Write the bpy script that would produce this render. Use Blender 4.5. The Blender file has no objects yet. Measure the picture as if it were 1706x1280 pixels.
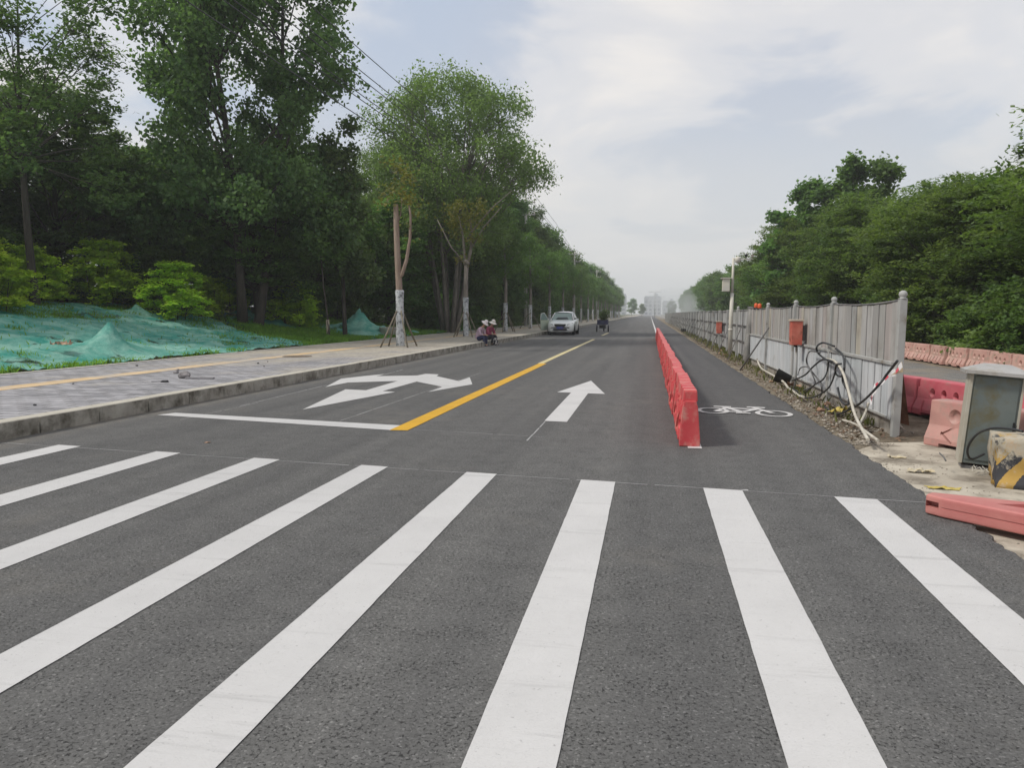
import bpy, bmesh, math, random
import numpy as np
from mathutils import Vector, Matrix, Euler, noise as mnoise

R = math.radians
sc = bpy.context.scene
COL = sc.collection

# ------------------------------------------------------------------ camera
CAM_H = 1.45
PITCH, YAW = 5.39, 10.4626
cam_d = bpy.data.cameras.new("camera")
cam = bpy.data.objects.new("camera", cam_d)
COL.objects.link(cam)
cam.location = (0, 0, CAM_H)
cam.rotation_euler = (R(90 - PITCH), 0, R(YAW))
cam_d.sensor_fit = 'HORIZONTAL'
cam_d.sensor_width = 36
cam_d.lens = 36 * 1240 / 1706
cam_d.clip_start = 0.05
cam_d.clip_end = 5000
sc.camera = cam

# ------------------------------------------------------------------ world
SUN_EL, SUN_AZ = 50, -112          # azimuth measured from +Y (along the road) towards +X
world = bpy.data.worlds.new("World")
sc.world = world
world.use_nodes = True
nt = world.node_tree
nt.nodes.clear()
def N(t, kind, **kw):
    n = t.nodes.new(kind)
    for k, v in kw.items():
        setattr(n, k, v)
    return n
def L(t, a, b):
    t.links.new(a, b)
def rampn(t, stops, interp='LINEAR'):
    n = t.nodes.new('ShaderNodeValToRGB')
    cr = n.color_ramp
    cr.interpolation = interp
    while len(cr.elements) < len(stops):
        cr.elements.new(0.5)
    for e, (p, c) in zip(cr.elements, stops):
        e.position = p
        e.color = (c, c, c, 1) if isinstance(c, (int, float)) else (c[0], c[1], c[2], 1)
    return n
def mixn(t, fac, a, b, blend='MIX'):
    n = t.nodes.new('ShaderNodeMix')
    n.data_type = 'RGBA'
    n.blend_type = blend
    for s, v in ((n.inputs[0], fac), (n.inputs[6], a), (n.inputs[7], b)):
        if isinstance(v, bpy.types.NodeSocket):
            t.links.new(v, s)
        elif isinstance(v, (int, float)):
            s.default_value = v if s.type == 'VALUE' else (v, v, v, 1)
        else:
            s.default_value = (v[0], v[1], v[2], 1)
    return n.outputs[2]
def mathn(t, op, a, b=None, clamp=False):
    n = t.nodes.new('ShaderNodeMath')
    n.operation = op
    n.use_clamp = clamp
    for i, v in enumerate((a, b)):
        if v is None: continue
        if isinstance(v, bpy.types.NodeSocket): t.links.new(v, n.inputs[i])
        else: n.inputs[i].default_value = v
    return n.outputs[0]

sky = N(nt, 'ShaderNodeTexSky', sky_type='NISHITA', sun_disc=False)
sky.sun_elevation = R(SUN_EL)
sky.sun_rotation = R(SUN_AZ)
sky.air_density = 1.2
sky.dust_density = 2.5
tc = N(nt, 'ShaderNodeTexCoord')
sep = N(nt, 'ShaderNodeSeparateXYZ')
L(nt, tc.outputs['Generated'], sep.inputs[0])
zc = mathn(nt, 'MAXIMUM', sep.outputs[2], 0.0)
zz = mathn(nt, 'ADD', zc, 0.22)
cx = mathn(nt, 'DIVIDE', sep.outputs[0], zz)
cy = mathn(nt, 'DIVIDE', sep.outputs[1], zz)
comb = N(nt, 'ShaderNodeCombineXYZ')
L(nt, cx, comb.inputs[0]); L(nt, cy, comb.inputs[1])
n1 = N(nt, 'ShaderNodeTexNoise'); n1.inputs['Scale'].default_value = 1.5; n1.inputs['Detail'].default_value = 7; n1.inputs['Roughness'].default_value = 0.52
n1.inputs['Distortion'].default_value = 0.45
mp = N(nt, 'ShaderNodeMapping'); mp.inputs['Location'].default_value = (5.3, 1.9, 0)
L(nt, comb.outputs[0], mp.inputs[0]); L(nt, mp.outputs[0], n1.inputs['Vector'])
cl = rampn(nt, [(0.40, 0.0), (0.52, 0.62), (0.66, 1.0)], 'EASE')
L(nt, n1.outputs['Fac'], cl.inputs[0])
n2 = N(nt, 'ShaderNodeTexNoise'); n2.inputs['Scale'].default_value = 0.8; n2.inputs['Detail'].default_value = 4
mp2 = N(nt, 'ShaderNodeMapping'); mp2.inputs['Location'].default_value = (7.7, 2.2, 1)
L(nt, comb.outputs[0], mp2.inputs[0]); L(nt, mp2.outputs[0], n2.inputs['Vector'])
cl2 = rampn(nt, [(0.40, 0.0), (0.62, 1.0)], 'EASE')
L(nt, n2.outputs['Fac'], cl2.inputs[0])
CLW, CLG = (9.0, 8.7, 8.45), (6.5, 7.25, 8.6)         # bright cloud, thin grey-blue veil
veil = mixn(nt, cl2.outputs[0], CLG, (7.2, 7.5, 8.3))
cloud = mixn(nt, cl.outputs[0], veil, CLW)
fac = mathn(nt, 'ADD', mathn(nt, 'MULTIPLY', cl.outputs[0], 0.28), 0.68)
hor = rampn(nt, [(0.0, 1.0), (0.12, 0.6), (0.28, 0.0)], 'EASE')     # low air is uniformly grey-white
L(nt, zc, hor.inputs[0])
skyc = mixn(nt, fac, sky.outputs[0], cloud)
skyc = mixn(nt, hor.outputs[0], skyc, (7.3, 7.3, 7.25))
bg = N(nt, 'ShaderNodeBackground'); bg.inputs['Strength'].default_value = 0.1
L(nt, skyc, bg.inputs['Color'])
wo = N(nt, 'ShaderNodeOutputWorld')
L(nt, bg.outputs[0], wo.inputs['Surface'])

sun_d = bpy.data.lights.new("sun", 'SUN')
sun_d.energy = 2.7
sun_d.angle = R(9)
sun_d.color = (1, 0.95, 0.87)
sun = bpy.data.objects.new("sun", sun_d)
COL.objects.link(sun)
az, el = R(SUN_AZ), R(SUN_EL)
sdir = Vector((math.sin(az) * math.cos(el), math.cos(az) * math.cos(el), math.sin(el)))
sun.rotation_euler = sdir.to_track_quat('Z', 'Y').to_euler()

sc.view_settings.view_transform = 'Standard'
sc.view_settings.look = 'None'
sc.view_settings.exposure = 0.0
sc.view_settings.gamma = 1
cy_ = sc.cycles
cy_.use_denoising = True
cy_.max_bounces = 6
cy_.diffuse_bounces = 3
cy_.glossy_bounces = 3
cy_.transmission_bounces = 4
cy_.transparent_max_bounces = 12
cy_.volume_bounces = 1
cy_.sample_clamp_indirect = 6

# ------------------------------------------------------------------ helpers
F_ = 1240.0
_th, _ps = R(PITCH), R(YAW)
def ray(px, py):
    x, y = px - 853, 640 - py
    a, b, c = x, F_ * math.cos(_th) + y * math.sin(_th), -F_ * math.sin(_th) + y * math.cos(_th)
    return (a * math.cos(_ps) - b * math.sin(_ps), a * math.sin(_ps) + b * math.cos(_ps), c)
def on_ground(px, py, z=0.0):
    d = ray(px, py); t = (z - CAM_H) / d[2]
    return (d[0] * t, d[1] * t)
def on_x(px, py, X):
    d = ray(px, py); t = X / d[0]
    return Vector((X, d[1] * t, CAM_H + d[2] * t))
def on_y(px, py, Y):
    d = ray(px, py); t = Y / d[1]
    return Vector((d[0] * t, Y, CAM_H + d[2] * t))

def props(o, label=None, cat=None, group=None, kind=None):
    if label: o['label'] = label
    if cat: o['category'] = cat
    if group: o['group'] = group
    if kind: o['kind'] = kind
    return o
def thing(name, label, cat, loc=(0, 0, 0), rz=0.0, group=None, kind=None, rot=None):
    o = bpy.data.objects.new(name, None)
    COL.objects.link(o)
    o.location = loc
    o.rotation_euler = rot if rot else (0, 0, rz)
    return props(o, label, cat, group, kind)
def link_mesh(name, me, mat, parent=None, loc=None, rz=0.0):
    o = bpy.data.objects.new(name, me)
    COL.objects.link(o)
    if mat and not me.materials: me.materials.append(mat)
    if parent: o.parent = parent
    if loc is not None: o.location = loc
    if rz: o.rotation_euler = (0, 0, rz)
    return o
def copy_tree(o, parent=None):
    c = o.copy()
    COL.objects.link(c)
    c.parent = parent
    for ch in list(o.children):
        copy_tree(ch, c)
    return c

class MB:
    def __init__(s): s.v, s.f, s.smooth = [], [], []
    def add(s, vs, fs, smooth=False):
        b = len(s.v)
        s.v += [tuple(p) for p in vs]
        s.f += [tuple(i + b for i in q) for q in fs]
        s.smooth += [smooth] * len(fs)
        return s
    def box(s, c, d, rot=None, taper=1.0, tapery=None):
        hx, hy, hz = d[0] / 2, d[1] / 2, d[2] / 2
        ty = taper if tapery is None else tapery
        vs = [Vector((x * hx * (taper if z > 0 else 1), y * hy * (ty if z > 0 else 1), z * hz)) for z in (-1, 1) for y in (-1, 1) for x in (-1, 1)]
        if rot is not None:
            m = rot if isinstance(rot, Matrix) else Euler(rot).to_matrix()
            vs = [m @ p for p in vs]
        vs = [p + Vector(c) for p in vs]
        return s.add(vs, [(0, 2, 3, 1), (4, 5, 7, 6), (0, 1, 5, 4), (2, 6, 7, 3), (0, 4, 6, 2), (1, 3, 7, 5)])
    def tube(s, pts, rad, n=8, cap=True, smooth=True, flat=1.0):
        pts = [Vector(p) for p in pts]
        if not isinstance(rad, (list, tuple)): rad = [rad] * len(pts)
        vs, up = [], None
        for i, p in enumerate(pts):
            d = (pts[min(i + 1, len(pts) - 1)] - pts[max(i - 1, 0)])
            if d.length < 1e-9: d = Vector((0, 0, 1))
            d.normalize()
            if up is None:
                up = Vector((0, 0, 1)) if abs(d.z) < 0.9 else Vector((1, 0, 0))
            a = d.cross(up)
            if a.length < 1e-5: a = d.cross(Vector((0.3, 1, 0.2)))
            a.normalize(); b = a.cross(d).normalized(); up = b
            for k in range(n):
                t = 2 * math.pi * k / n
                vs.append(p + (a * math.cos(t) + b * math.sin(t) * flat) * rad[i])
        fs = []
        for i in range(len(pts) - 1):
            for k in range(n):
                fs.append((i * n + k, i * n + (k + 1) % n, (i + 1) * n + (k + 1) % n, (i + 1) * n + k))
        s.add(vs, fs, smooth)
        if cap:
            b = len(s.v) - len(vs)
            s.f.append(tuple(b + k for k in reversed(range(n)))); s.smooth.append(False)
            s.f.append(tuple(b + (len(pts) - 1) * n + k for k in range(n))); s.smooth.append(False)
        return s
    def lathe(s, prof, c=(0, 0, 0), n=20, smooth=True, m=None):
        vs = []
        for r, z in prof:
            for k in range(n):
                t = 2 * math.pi * k / n
                p = Vector((r * math.cos(t), r * math.sin(t), z))
                if m is not None: p = m @ p
                vs.append(p + Vector(c))
        fs = [(i * n + k, i * n + (k + 1) % n, (i + 1) * n + (k + 1) % n, (i + 1) * n + k) for i in range(len(prof) - 1) for k in range(n)]
        fs.append(tuple(reversed(range(n)))); fs.append(tuple((len(prof) - 1) * n + k for k in range(n)))
        return s.add(vs, fs, smooth)
    def prism(s, pts, z0, z1):
        n = len(pts)
        vs = [(p[0], p[1], z0) for p in pts] + [(p[0], p[1], z1) for p in pts]
        fs = [tuple(reversed(range(n))), tuple(range(n, 2 * n))] + [(i, (i + 1) % n, n + (i + 1) % n, n + i) for i in range(n)]
        return s.add(vs, fs)
    def loft(s, rings, closed=True, smooth=True, caps=True):
        n = len(rings[0]); vs = [p for r in rings for p in r]
        fs = []
        for i in range(len(rings) - 1):
            for k in range(n if closed else n - 1):
                fs.append((i * n + k, i * n + (k + 1) % n, (i + 1) * n + (k + 1) % n, (i + 1) * n + k))
        s.add(vs, fs, smooth)
        if caps:
            b = len(s.v) - len(vs)
            s.f.append(tuple(b + k for k in reversed(range(n)))); s.smooth.append(False)
            s.f.append(tuple(b + (len(rings) - 1) * n + k for k in range(n))); s.smooth.append(False)
        return s
    def mesh(s, name, bevel=0.0, seg=2, recalc=True):
        me = bpy.data.meshes.new(name)
        me.from_pydata([tuple(p) for p in s.v], [], s.f)
        me.polygons.foreach_set('use_smooth', s.smooth)
        if recalc or bevel:
            bm = bmesh.new(); bm.from_mesh(me)
            if recalc: bmesh.ops.recalc_face_normals(bm, faces=bm.faces)
            if bevel:
                es = [e for e in bm.edges if len(e.link_faces) == 2 and e.calc_face_angle(0) > 0.6]
                bmesh.ops.bevel(bm, geom=es, offset=bevel, segments=seg, affect='EDGES', profile=0.6)
            bm.to_mesh(me); bm.free()
        me.update()
        return me
    def build(s, name, mat, parent=None, bevel=0.0, loc=None, rz=0.0, seg=2, recalc=True):
        return link_mesh(name, s.mesh(name, bevel, seg, recalc), mat, parent, loc, rz)

ORD = ['first', 'second', 'third', 'fourth', 'fifth', 'sixth', 'seventh', 'eighth', 'ninth', 'tenth', 'eleventh', 'twelfth', 'thirteenth',
       'fourteenth', 'fifteenth', 'sixteenth', 'seventeenth', 'eighteenth', 'nineteenth', 'twentieth', 'twenty-first', 'twenty-second',
       'twenty-third', 'twenty-fourth', 'twenty-fifth', 'twenty-sixth', 'twenty-seventh', 'twenty-eighth', 'twenty-ninth', 'thirtieth',
       'thirty-first', 'thirty-second', 'thirty-third', 'thirty-fourth', 'thirty-fifth']

# ------------------------------------------------------------------ materials
MATS = {}
def mat(name, col=(0.5, 0.5, 0.5), rough=0.7, metal=0.0, spec=0.35, col2=None, scale=5.0, detail=5, lo=0.35, hi=0.65, bump=0.0, bscale=None,
        stretch=(1, 1, 1), coords='Object', stain=None, stain_scale=1.5, stain_lo=0.5, stain_hi=0.7, rand=0.0):
    m = bpy.data.materials.new(name); m.use_nodes = True
    t = m.node_tree; b = t.nodes['Principled BSDF']
    b.inputs['Roughness'].default_value = rough
    b.inputs['Metallic'].default_value = metal
    b.inputs['Specular IOR Level'].default_value = spec
    tcn = N(t, 'ShaderNodeTexCoord'); mpn = N(t, 'ShaderNodeMapping')
    L(t, tcn.outputs[coords], mpn.inputs[0]); mpn.inputs['Scale'].default_value = stretch
    c = None
    if col2 is not None:
        nn = N(t, 'ShaderNodeTexNoise'); nn.inputs['Scale'].default_value = scale; nn.inputs['Detail'].default_value = detail
        nn.inputs['Roughness'].default_value = 0.6
        L(t, mpn.outputs[0], nn.inputs['Vector'])
        rp = rampn(t, [(lo, 0.0), (hi, 1.0)]); L(t, nn.outputs['Fac'], rp.inputs[0])
        c = mixn(t, rp.outputs[0], col, col2)
    if stain is not None:
        nn = N(t, 'ShaderNodeTexNoise'); nn.inputs['Scale'].default_value = stain_scale; nn.inputs['Detail'].default_value = 8
        nn.inputs['Roughness'].default_value = 0.65
        mp3 = N(t, 'ShaderNodeMapping'); L(t, tcn.outputs[coords], mp3.inputs[0]); mp3.inputs['Location'].default_value = (4.2, 1.3, 7)
        L(t, mp3.outputs[0], nn.inputs['Vector'])
        rp = rampn(t, [(stain_lo, 0.0), (stain_hi, 1.0)]); L(t, nn.outputs['Fac'], rp.inputs[0])
        c = mixn(t, rp.outputs[0], c if c is not None else col, stain)
    if rand:
        oi = N(t, 'ShaderNodeObjectInfo')
        v = mathn(t, 'ADD', mathn(t, 'MULTIPLY', oi.outputs['Random'], rand), 1 - rand / 2)
        hs = N(t, 'ShaderNodeHueSaturation'); L(t, v, hs.inputs['Value'])
        if c is not None: L(t, c, hs.inputs['Color'])
        else: hs.inputs['Color'].default_value = (*col, 1)
        c = hs.outputs[0]
    if c is not None: L(t, c, b.inputs['Base Color'])
    else: b.inputs['Base Color'].default_value = (*col, 1)
    if bump:
        nn = N(t, 'ShaderNodeTexNoise'); nn.inputs['Scale'].default_value = bscale or scale * 3; nn.inputs['Detail'].default_value = 6
        L(t, mpn.outputs[0], nn.inputs['Vector'])
        bp = N(t, 'ShaderNodeBump'); bp.inputs['Strength'].default_value = 1.0; bp.inputs['Distance'].default_value = bump
        L(t, nn.outputs['Fac'], bp.inputs['Height']); L(t, bp.outputs[0], b.inputs['Normal'])
    MATS[name] = m
    return m

def asphalt_mat(name, base, tint=(1, 1, 1), grain=1.0, dust=0.0, bike=False):
    m = bpy.data.materials.new(name); m.use_nodes = True
    t = m.node_tree; b = t.nodes['Principled BSDF']
    b.inputs['Roughness'].default_value = 0.82; b.inputs['Specular IOR Level'].default_value = 0.35
    tcn = N(t, 'ShaderNodeTexCoord')
    vo = N(t, 'ShaderNodeTexVoronoi'); vo.inputs['Scale'].default_value = 120
    L(t, tcn.outputs['Object'], vo.inputs['Vector'])
    sc1 = N(t, 'ShaderNodeSeparateColor'); L(t, vo.outputs['Color'], sc1.inputs[0])
    stone = rampn(t, [(0.0, base * 0.72), (0.35, base * 0.92), (0.85, base * 1.08), (0.93, base * 1.2), (1.0, base * 1.7)]); L(t, sc1.outputs[0], stone.inputs[0])
    pit = N(t, 'ShaderNodeTexNoise'); pit.inputs['Scale'].default_value = 62; pit.inputs['Detail'].default_value = 5; pit.inputs['Roughness'].default_value = 0.75
    L(t, tcn.outputs['Object'], pit.inputs['Vector'])
    clu = N(t, 'ShaderNodeTexNoise'); clu.inputs['Scale'].default_value = 5.5; clu.inputs['Detail'].default_value = 4; L(t, tcn.outputs['Object'], clu.inputs['Vector'])
    pv = mathn(t, 'ADD', pit.outputs['Fac'], mathn(t, 'MULTIPLY', mathn(t, 'SUBTRACT', clu.outputs['Fac'], 0.5), -0.16))
    pr = rampn(t, [(0.385, 0.0), (0.43, 1.0)]); L(t, pv, pr.inputs[0])
    c = mixn(t, pr.outputs[0], base * 0.28, stone.outputs[0])
    mid = N(t, 'ShaderNodeTexNoise'); mid.inputs['Scale'].default_value = 2.6; mid.inputs['Detail'].default_value = 6; mid.inputs['Roughness'].default_value = 0.62
    L(t, tcn.outputs['Object'], mid.inputs['Vector'])
    mr = rampn(t, [(0.3, 0.93), (0.7, 1.07)]); L(t, mid.outputs['Fac'], mr.inputs[0])
    c = mixn(t, 1.0, c, mr.outputs[0], 'MULTIPLY')
    # rolling lanes: long streaks along the road
    mps = N(t, 'ShaderNodeMapping'); mps.inputs['Scale'].default_value = (1.3, 0.035, 1); L(t, tcn.outputs['Object'], mps.inputs[0])
    st = N(t, 'ShaderNodeTexNoise'); st.inputs['Scale'].default_value = 1.6; st.inputs['Detail'].default_value = 4; L(t, mps.outputs[0], st.inputs['Vector'])
    sr = rampn(t, [(0.3, (0.82, 0.82, 0.83)), (0.7, (1.17, 1.165, 1.15))]); L(t, st.outputs['Fac'], sr.inputs[0])
    c = mixn(t, 1.0, c, sr.outputs[0], 'MULTIPLY')
    if dust:
        dn = N(t, 'ShaderNodeTexNoise'); dn.inputs['Scale'].default_value = 0.9; dn.inputs['Detail'].default_value = 8; dn.inputs['Roughness'].default_value = 0.7
        L(t, tcn.outputs['Object'], dn.inputs['Vector'])
        dr = rampn(t, [(0.42, 0.0), (0.72, dust)]); L(t, dn.outputs['Fac'], dr.inputs[0])
        c = mixn(t, dr.outputs[0], c, (0.30, 0.25, 0.19))
    if bike:
        sk = N(t, 'ShaderNodeSeparateXYZ'); L(t, tcn.outputs['Object'], sk.inputs[0])
        mk = N(t, 'ShaderNodeMapRange'); mk.inputs['From Min'].default_value = -6.75; mk.inputs['From Max'].default_value = -7.25; L(t, sk.outputs[0], mk.inputs[0])
        kn = N(t, 'ShaderNodeTexNoise'); kn.inputs['Scale'].default_value = 1.7; kn.inputs['Detail'].default_value = 8; kn.inputs['Roughness'].default_value = .7; L(t, tcn.outputs['Object'], kn.inputs['Vector'])
        kr = rampn(t, [(.40, 0.0), (.62, 0.75)]); L(t, kn.outputs['Fac'], kr.inputs[0])
        c = mixn(t, mathn(t, 'MULTIPLY', mk.outputs[0], kr.outputs[0]), c, (.20, .18, .15))      # grit gathered along the kerb
        ds = N(t, 'ShaderNodeTexNoise'); ds.inputs['Scale'].default_value = .55; ds.inputs['Detail'].default_value = 9; ds.inputs['Roughness'].default_value = .72
        dm = N(t, 'ShaderNodeMapping'); dm.inputs['Location'].default_value = (3, 8, 1); L(t, tcn.outputs['Object'], dm.inputs[0]); L(t, dm.outputs[0], ds.inputs['Vector'])
        dr_ = rampn(t, [(.56, 0.0), (.72, .22)]); L(t, ds.outputs['Fac'], dr_.inputs[0])
        c = mixn(t, dr_.outputs[0], c, (.24, .22, .19))      # pale dust patches
        sp = N(t, 'ShaderNodeSeparateXYZ'); L(t, tcn.outputs['Object'], sp.inputs[0])
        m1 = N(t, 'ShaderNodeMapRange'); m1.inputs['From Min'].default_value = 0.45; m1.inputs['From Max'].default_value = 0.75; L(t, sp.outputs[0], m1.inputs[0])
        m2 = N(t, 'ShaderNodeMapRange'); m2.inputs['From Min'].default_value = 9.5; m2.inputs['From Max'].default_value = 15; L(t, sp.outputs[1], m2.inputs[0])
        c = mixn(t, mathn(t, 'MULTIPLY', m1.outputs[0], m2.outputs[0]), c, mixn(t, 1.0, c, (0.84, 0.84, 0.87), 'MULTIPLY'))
    c = mixn(t, 1.0, c, tint, 'MULTIPLY')
    L(t, c, b.inputs['Base Color'])
    bp = N(t, 'ShaderNodeBump'); bp.inputs['Distance'].default_value = 0.004 * grain; bp.inputs['Strength'].default_value = 0.7
    hh = mathn(t, 'ADD', sc1.outputs[0], mathn(t, 'MULTIPLY', pr.outputs[0], 1.4))
    L(t, hh, bp.inputs['Height']); L(t, bp.outputs[0], b.inputs['Normal'])
    return m
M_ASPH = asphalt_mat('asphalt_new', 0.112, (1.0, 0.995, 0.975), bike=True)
M_ASPH_OLD = asphalt_mat('asphalt_old', 0.19, (1.0, 0.98, 0.95), 0.7, 0.85)

def paint_mat(name, col, worn=0.25, low=0.30):
    m = bpy.data.materials.new(name); m.use_nodes = True
    t = m.node_tree; b = t.nodes['Principled BSDF']
    b.inputs['Roughness'].default_value = 0.6
    tcn = N(t, 'ShaderNodeTexCoord')
    nn = N(t, 'ShaderNodeTexNoise'); nn.inputs['Scale'].default_value = 1.7; nn.inputs['Detail'].default_value = 9; nn.inputs['Roughness'].default_value = 0.7
    L(t, tcn.outputs['Object'], nn.inputs['Vector'])
    rp = rampn(t, [(0.3, 1 - worn), (0.6, 1.0)]); L(t, nn.outputs['Fac'], rp.inputs[0])
    c = mixn(t, 1.0, col, rp.outputs[0], 'MULTIPLY')
    # tyre scuffs and grit
    g = N(t, 'ShaderNodeTexNoise'); g.inputs['Scale'].default_value = 60; g.inputs['Detail'].default_value = 3; L(t, tcn.outputs['Object'], g.inputs['Vector'])
    gr = rampn(t, [(0.22, 0.55), (0.34, 1.0)]); L(t, g.outputs['Fac'], gr.inputs[0])
    c = mixn(t, 1.0, c, gr.outputs[0], 'MULTIPLY')
    ms = N(t, 'ShaderNodeMapping'); ms.inputs['Scale'].default_value = (0.5, 5.5, 1); ms.inputs['Rotation'].default_value = (0, 0, 0.12); L(t, tcn.outputs['Object'], ms.inputs[0])
    sn = N(t, 'ShaderNodeTexNoise'); sn.inputs['Scale'].default_value = 1.1; sn.inputs['Detail'].default_value = 7; sn.inputs['Roughness'].default_value = 0.7; L(t, ms.outputs[0], sn.inputs['Vector'])
    sr = rampn(t, [(0.30, 0.80), (0.44, 1.0)]); L(t, sn.outputs['Fac'], sr.inputs[0])
    c = mixn(t, 1.0, c, sr.outputs[0], 'MULTIPLY')
    L(t, c, b.inputs['Base Color'])
    bp = N(t, 'ShaderNodeBump'); bp.inputs['Distance'].default_value = 0.0025
    vo = N(t, 'ShaderNodeTexVoronoi'); vo.inputs['Scale'].default_value = 95; L(t, tcn.outputs['Object'], vo.inputs['Vector'])
    sc1 = N(t, 'ShaderNodeSeparateColor'); L(t, vo.outputs['Color'], sc1.inputs[0])
    L(t, sc1.outputs[0], bp.inputs['Height']); L(t, bp.outputs[0], b.inputs['Normal'])
    return m
M_WHITE = paint_mat('road_paint_white', (0.56, 0.555, 0.55), 0.09)
M_WHITE_T = paint_mat('chalk_white', (0.42, 0.42, 0.42), 0.5)
M_YELLOW = paint_mat('road_paint_yellow', (0.66, 0.37, 0.015), 0.15)
M_CREAM = paint_mat('road_paint_cream', (0.62, 0.53, 0.28), 0.15)

def leaf_mat(name, dark, light, tr=0.28, nscale=0.7, yellow=None):
    m = bpy.data.materials.new(name); m.use_nodes = True
    t = m.node_tree; t.nodes.clear()
    out = N(t, 'ShaderNodeOutputMaterial')
    b = N(t, 'ShaderNodeBsdfPrincipled'); b.inputs['Roughness'].default_value = 0.55; b.inputs['Specular IOR Level'].default_value = 0.25
    tcn = N(t, 'ShaderNodeTexCoord'); oi = N(t, 'ShaderNodeObjectInfo')
    nn = N(t, 'ShaderNodeTexNoise'); nn.inputs['Scale'].default_value = nscale; nn.inputs['Detail'].default_value = 5; nn.inputs['Roughness'].default_value = 0.7
    L(t, tcn.outputs['Object'], nn.inputs['Vector'])
    rp = rampn(t, [(0.34, 0.0), (0.66, 1.0)]); L(t, nn.outputs['Fac'], rp.inputs[0])
    c = mixn(t, rp.outputs[0], dark, light)
    wn = N(t, 'ShaderNodeTexWhiteNoise'); wn.noise_dimensions = '3D'
    sn = N(t, 'ShaderNodeVectorMath'); sn.operation = 'SNAP'; sn.inputs[1].default_value = (0.17, 0.17, 0.17)
    L(t, tcn.outputs['Object'], sn.inputs[0]); L(t, sn.outputs[0], wn.inputs['Vector'])
    v = mathn(t, 'ADD', mathn(t, 'MULTIPLY', wn.outputs['Value'], 0.5), 0.75)
    v = mathn(t, 'MULTIPLY', v, mathn(t, 'ADD', mathn(t, 'MULTIPLY', oi.outputs['Random'], 0.35), 0.82))
    hs = N(t, 'ShaderNodeHueSaturation'); L(t, v, hs.inputs['Value']); L(t, c, hs.inputs['Color'])
    L(t, mathn(t, 'ADD', mathn(t, 'MULTIPLY', oi.outputs['Random'], 0.03), 0.485), hs.inputs['Hue'])
    L(t, hs.outputs[0], b.inputs['Base Color'])
    tl = N(t, 'ShaderNodeBsdfTranslucent')
    tcx = mixn(t, 1.0, hs.outputs[0], (1.25, 1.35, 0.7), 'MULTIPLY')
    L(t, tcx, tl.inputs['Color'])
    mx = N(t, 'ShaderNodeMixShader'); mx.inputs[0].default_value = tr
    L(t, b.outputs[0], mx.inputs[1]); L(t, tl.outputs[0], mx.inputs[2]); L(t, mx.outputs[0], out.inputs[0])
    return m
LF_DARK = leaf_mat('leaf_dark', (0.062, 0.115, 0.052), (0.155, 0.235, 0.088), 0.5)
LF_MID = leaf_mat('leaf_mid', (0.068, 0.132, 0.044), (0.170, 0.270, 0.080), 0.5)
LF_AIRY = leaf_mat('leaf_airy', (0.11, 0.170, 0.065), (0.20, 0.285, 0.100), 0.5)
LF_RIGHT = leaf_mat('leaf_fresh', (0.055, 0.108, 0.038), (0.190, 0.270, 0.072), 0.5, 0.55)
LF_BRIGHT = leaf_mat('leaf_bright', (0.27, 0.42, 0.04), (0.52, 0.66, 0.08), 0.5, 1.2)
LF_YEL = leaf_mat('leaf_yellowing', (0.10, 0.12, 0.03), (0.22, 0.19, 0.05), 0.4, 1.5)
LF_GRASS = leaf_mat('grass_blade', (0.12, 0.25, 0.035), (0.23, 0.40, 0.06), 0.5, 0.8)
LF_WEED = leaf_mat('weed_leaf', (0.09, 0.12, 0.03), (0.20, 0.20, 0.07), 0.3, 2.0)
LF_LITTER = leaf_mat('litter_leaf', (0.10, 0.07, 0.045), (0.22, 0.15, 0.09), 0.1, 2.0)
BARK_D = mat('bark_dark', (0.035, 0.030, 0.027), 0.9, col2=(0.07, 0.06, 0.05), scale=6, bump=0.02, stretch=(1, 1, 0.25))
BARK_A = mat('bark_airy', (0.10, 0.09, 0.08), 0.9, col2=(0.19, 0.17, 0.15), scale=6, stretch=(1, 1, 0.25))
BARK_L = mat('bark_grey', (0.15, 0.13, 0.11), 0.9, col2=(0.26, 0.23, 0.20), scale=6, bump=0.015, stretch=(1, 1, 0.25))
BARK_R = mat('bark_reddish', (0.20, 0.14, 0.11), 0.9, col2=(0.32, 0.25, 0.20), scale=7, bump=0.015, stretch=(1, 1, 0.2))

# ------------------------------------------------------------------ terrain
def sm(t):
    t = max(0.0, min(1.0, t)); return t * t * (3 - 2 * t)
def gz(x, y):
    n = mnoise.noise(Vector((x * 0.35, y * 0.35, 0.3))) * 0.10 + mnoise.noise(Vector((x * 1.3, y * 1.3, 5.3))) * 0.04
    if x < -13.15:
        t = sm((-13.2 - x) / 12.0)
        fade = 1.0 - 0.75 * sm((y - 48) / 25.0)
        return 0.17 + 1.72 * t * fade + n * min(1.0, (-13.15 - x) / 1.0)
    if x < 2.3: return -0.09
    if x < 9.5:
        k = 0.0 if y < 10.5 and x < 3.6 else 1.0
        return -0.05 + k * (n * 0.25)
    return -0.035 + 0.5 * sm((x - 9.5) / 6) + n * min(1, (x - 9.5))

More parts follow.
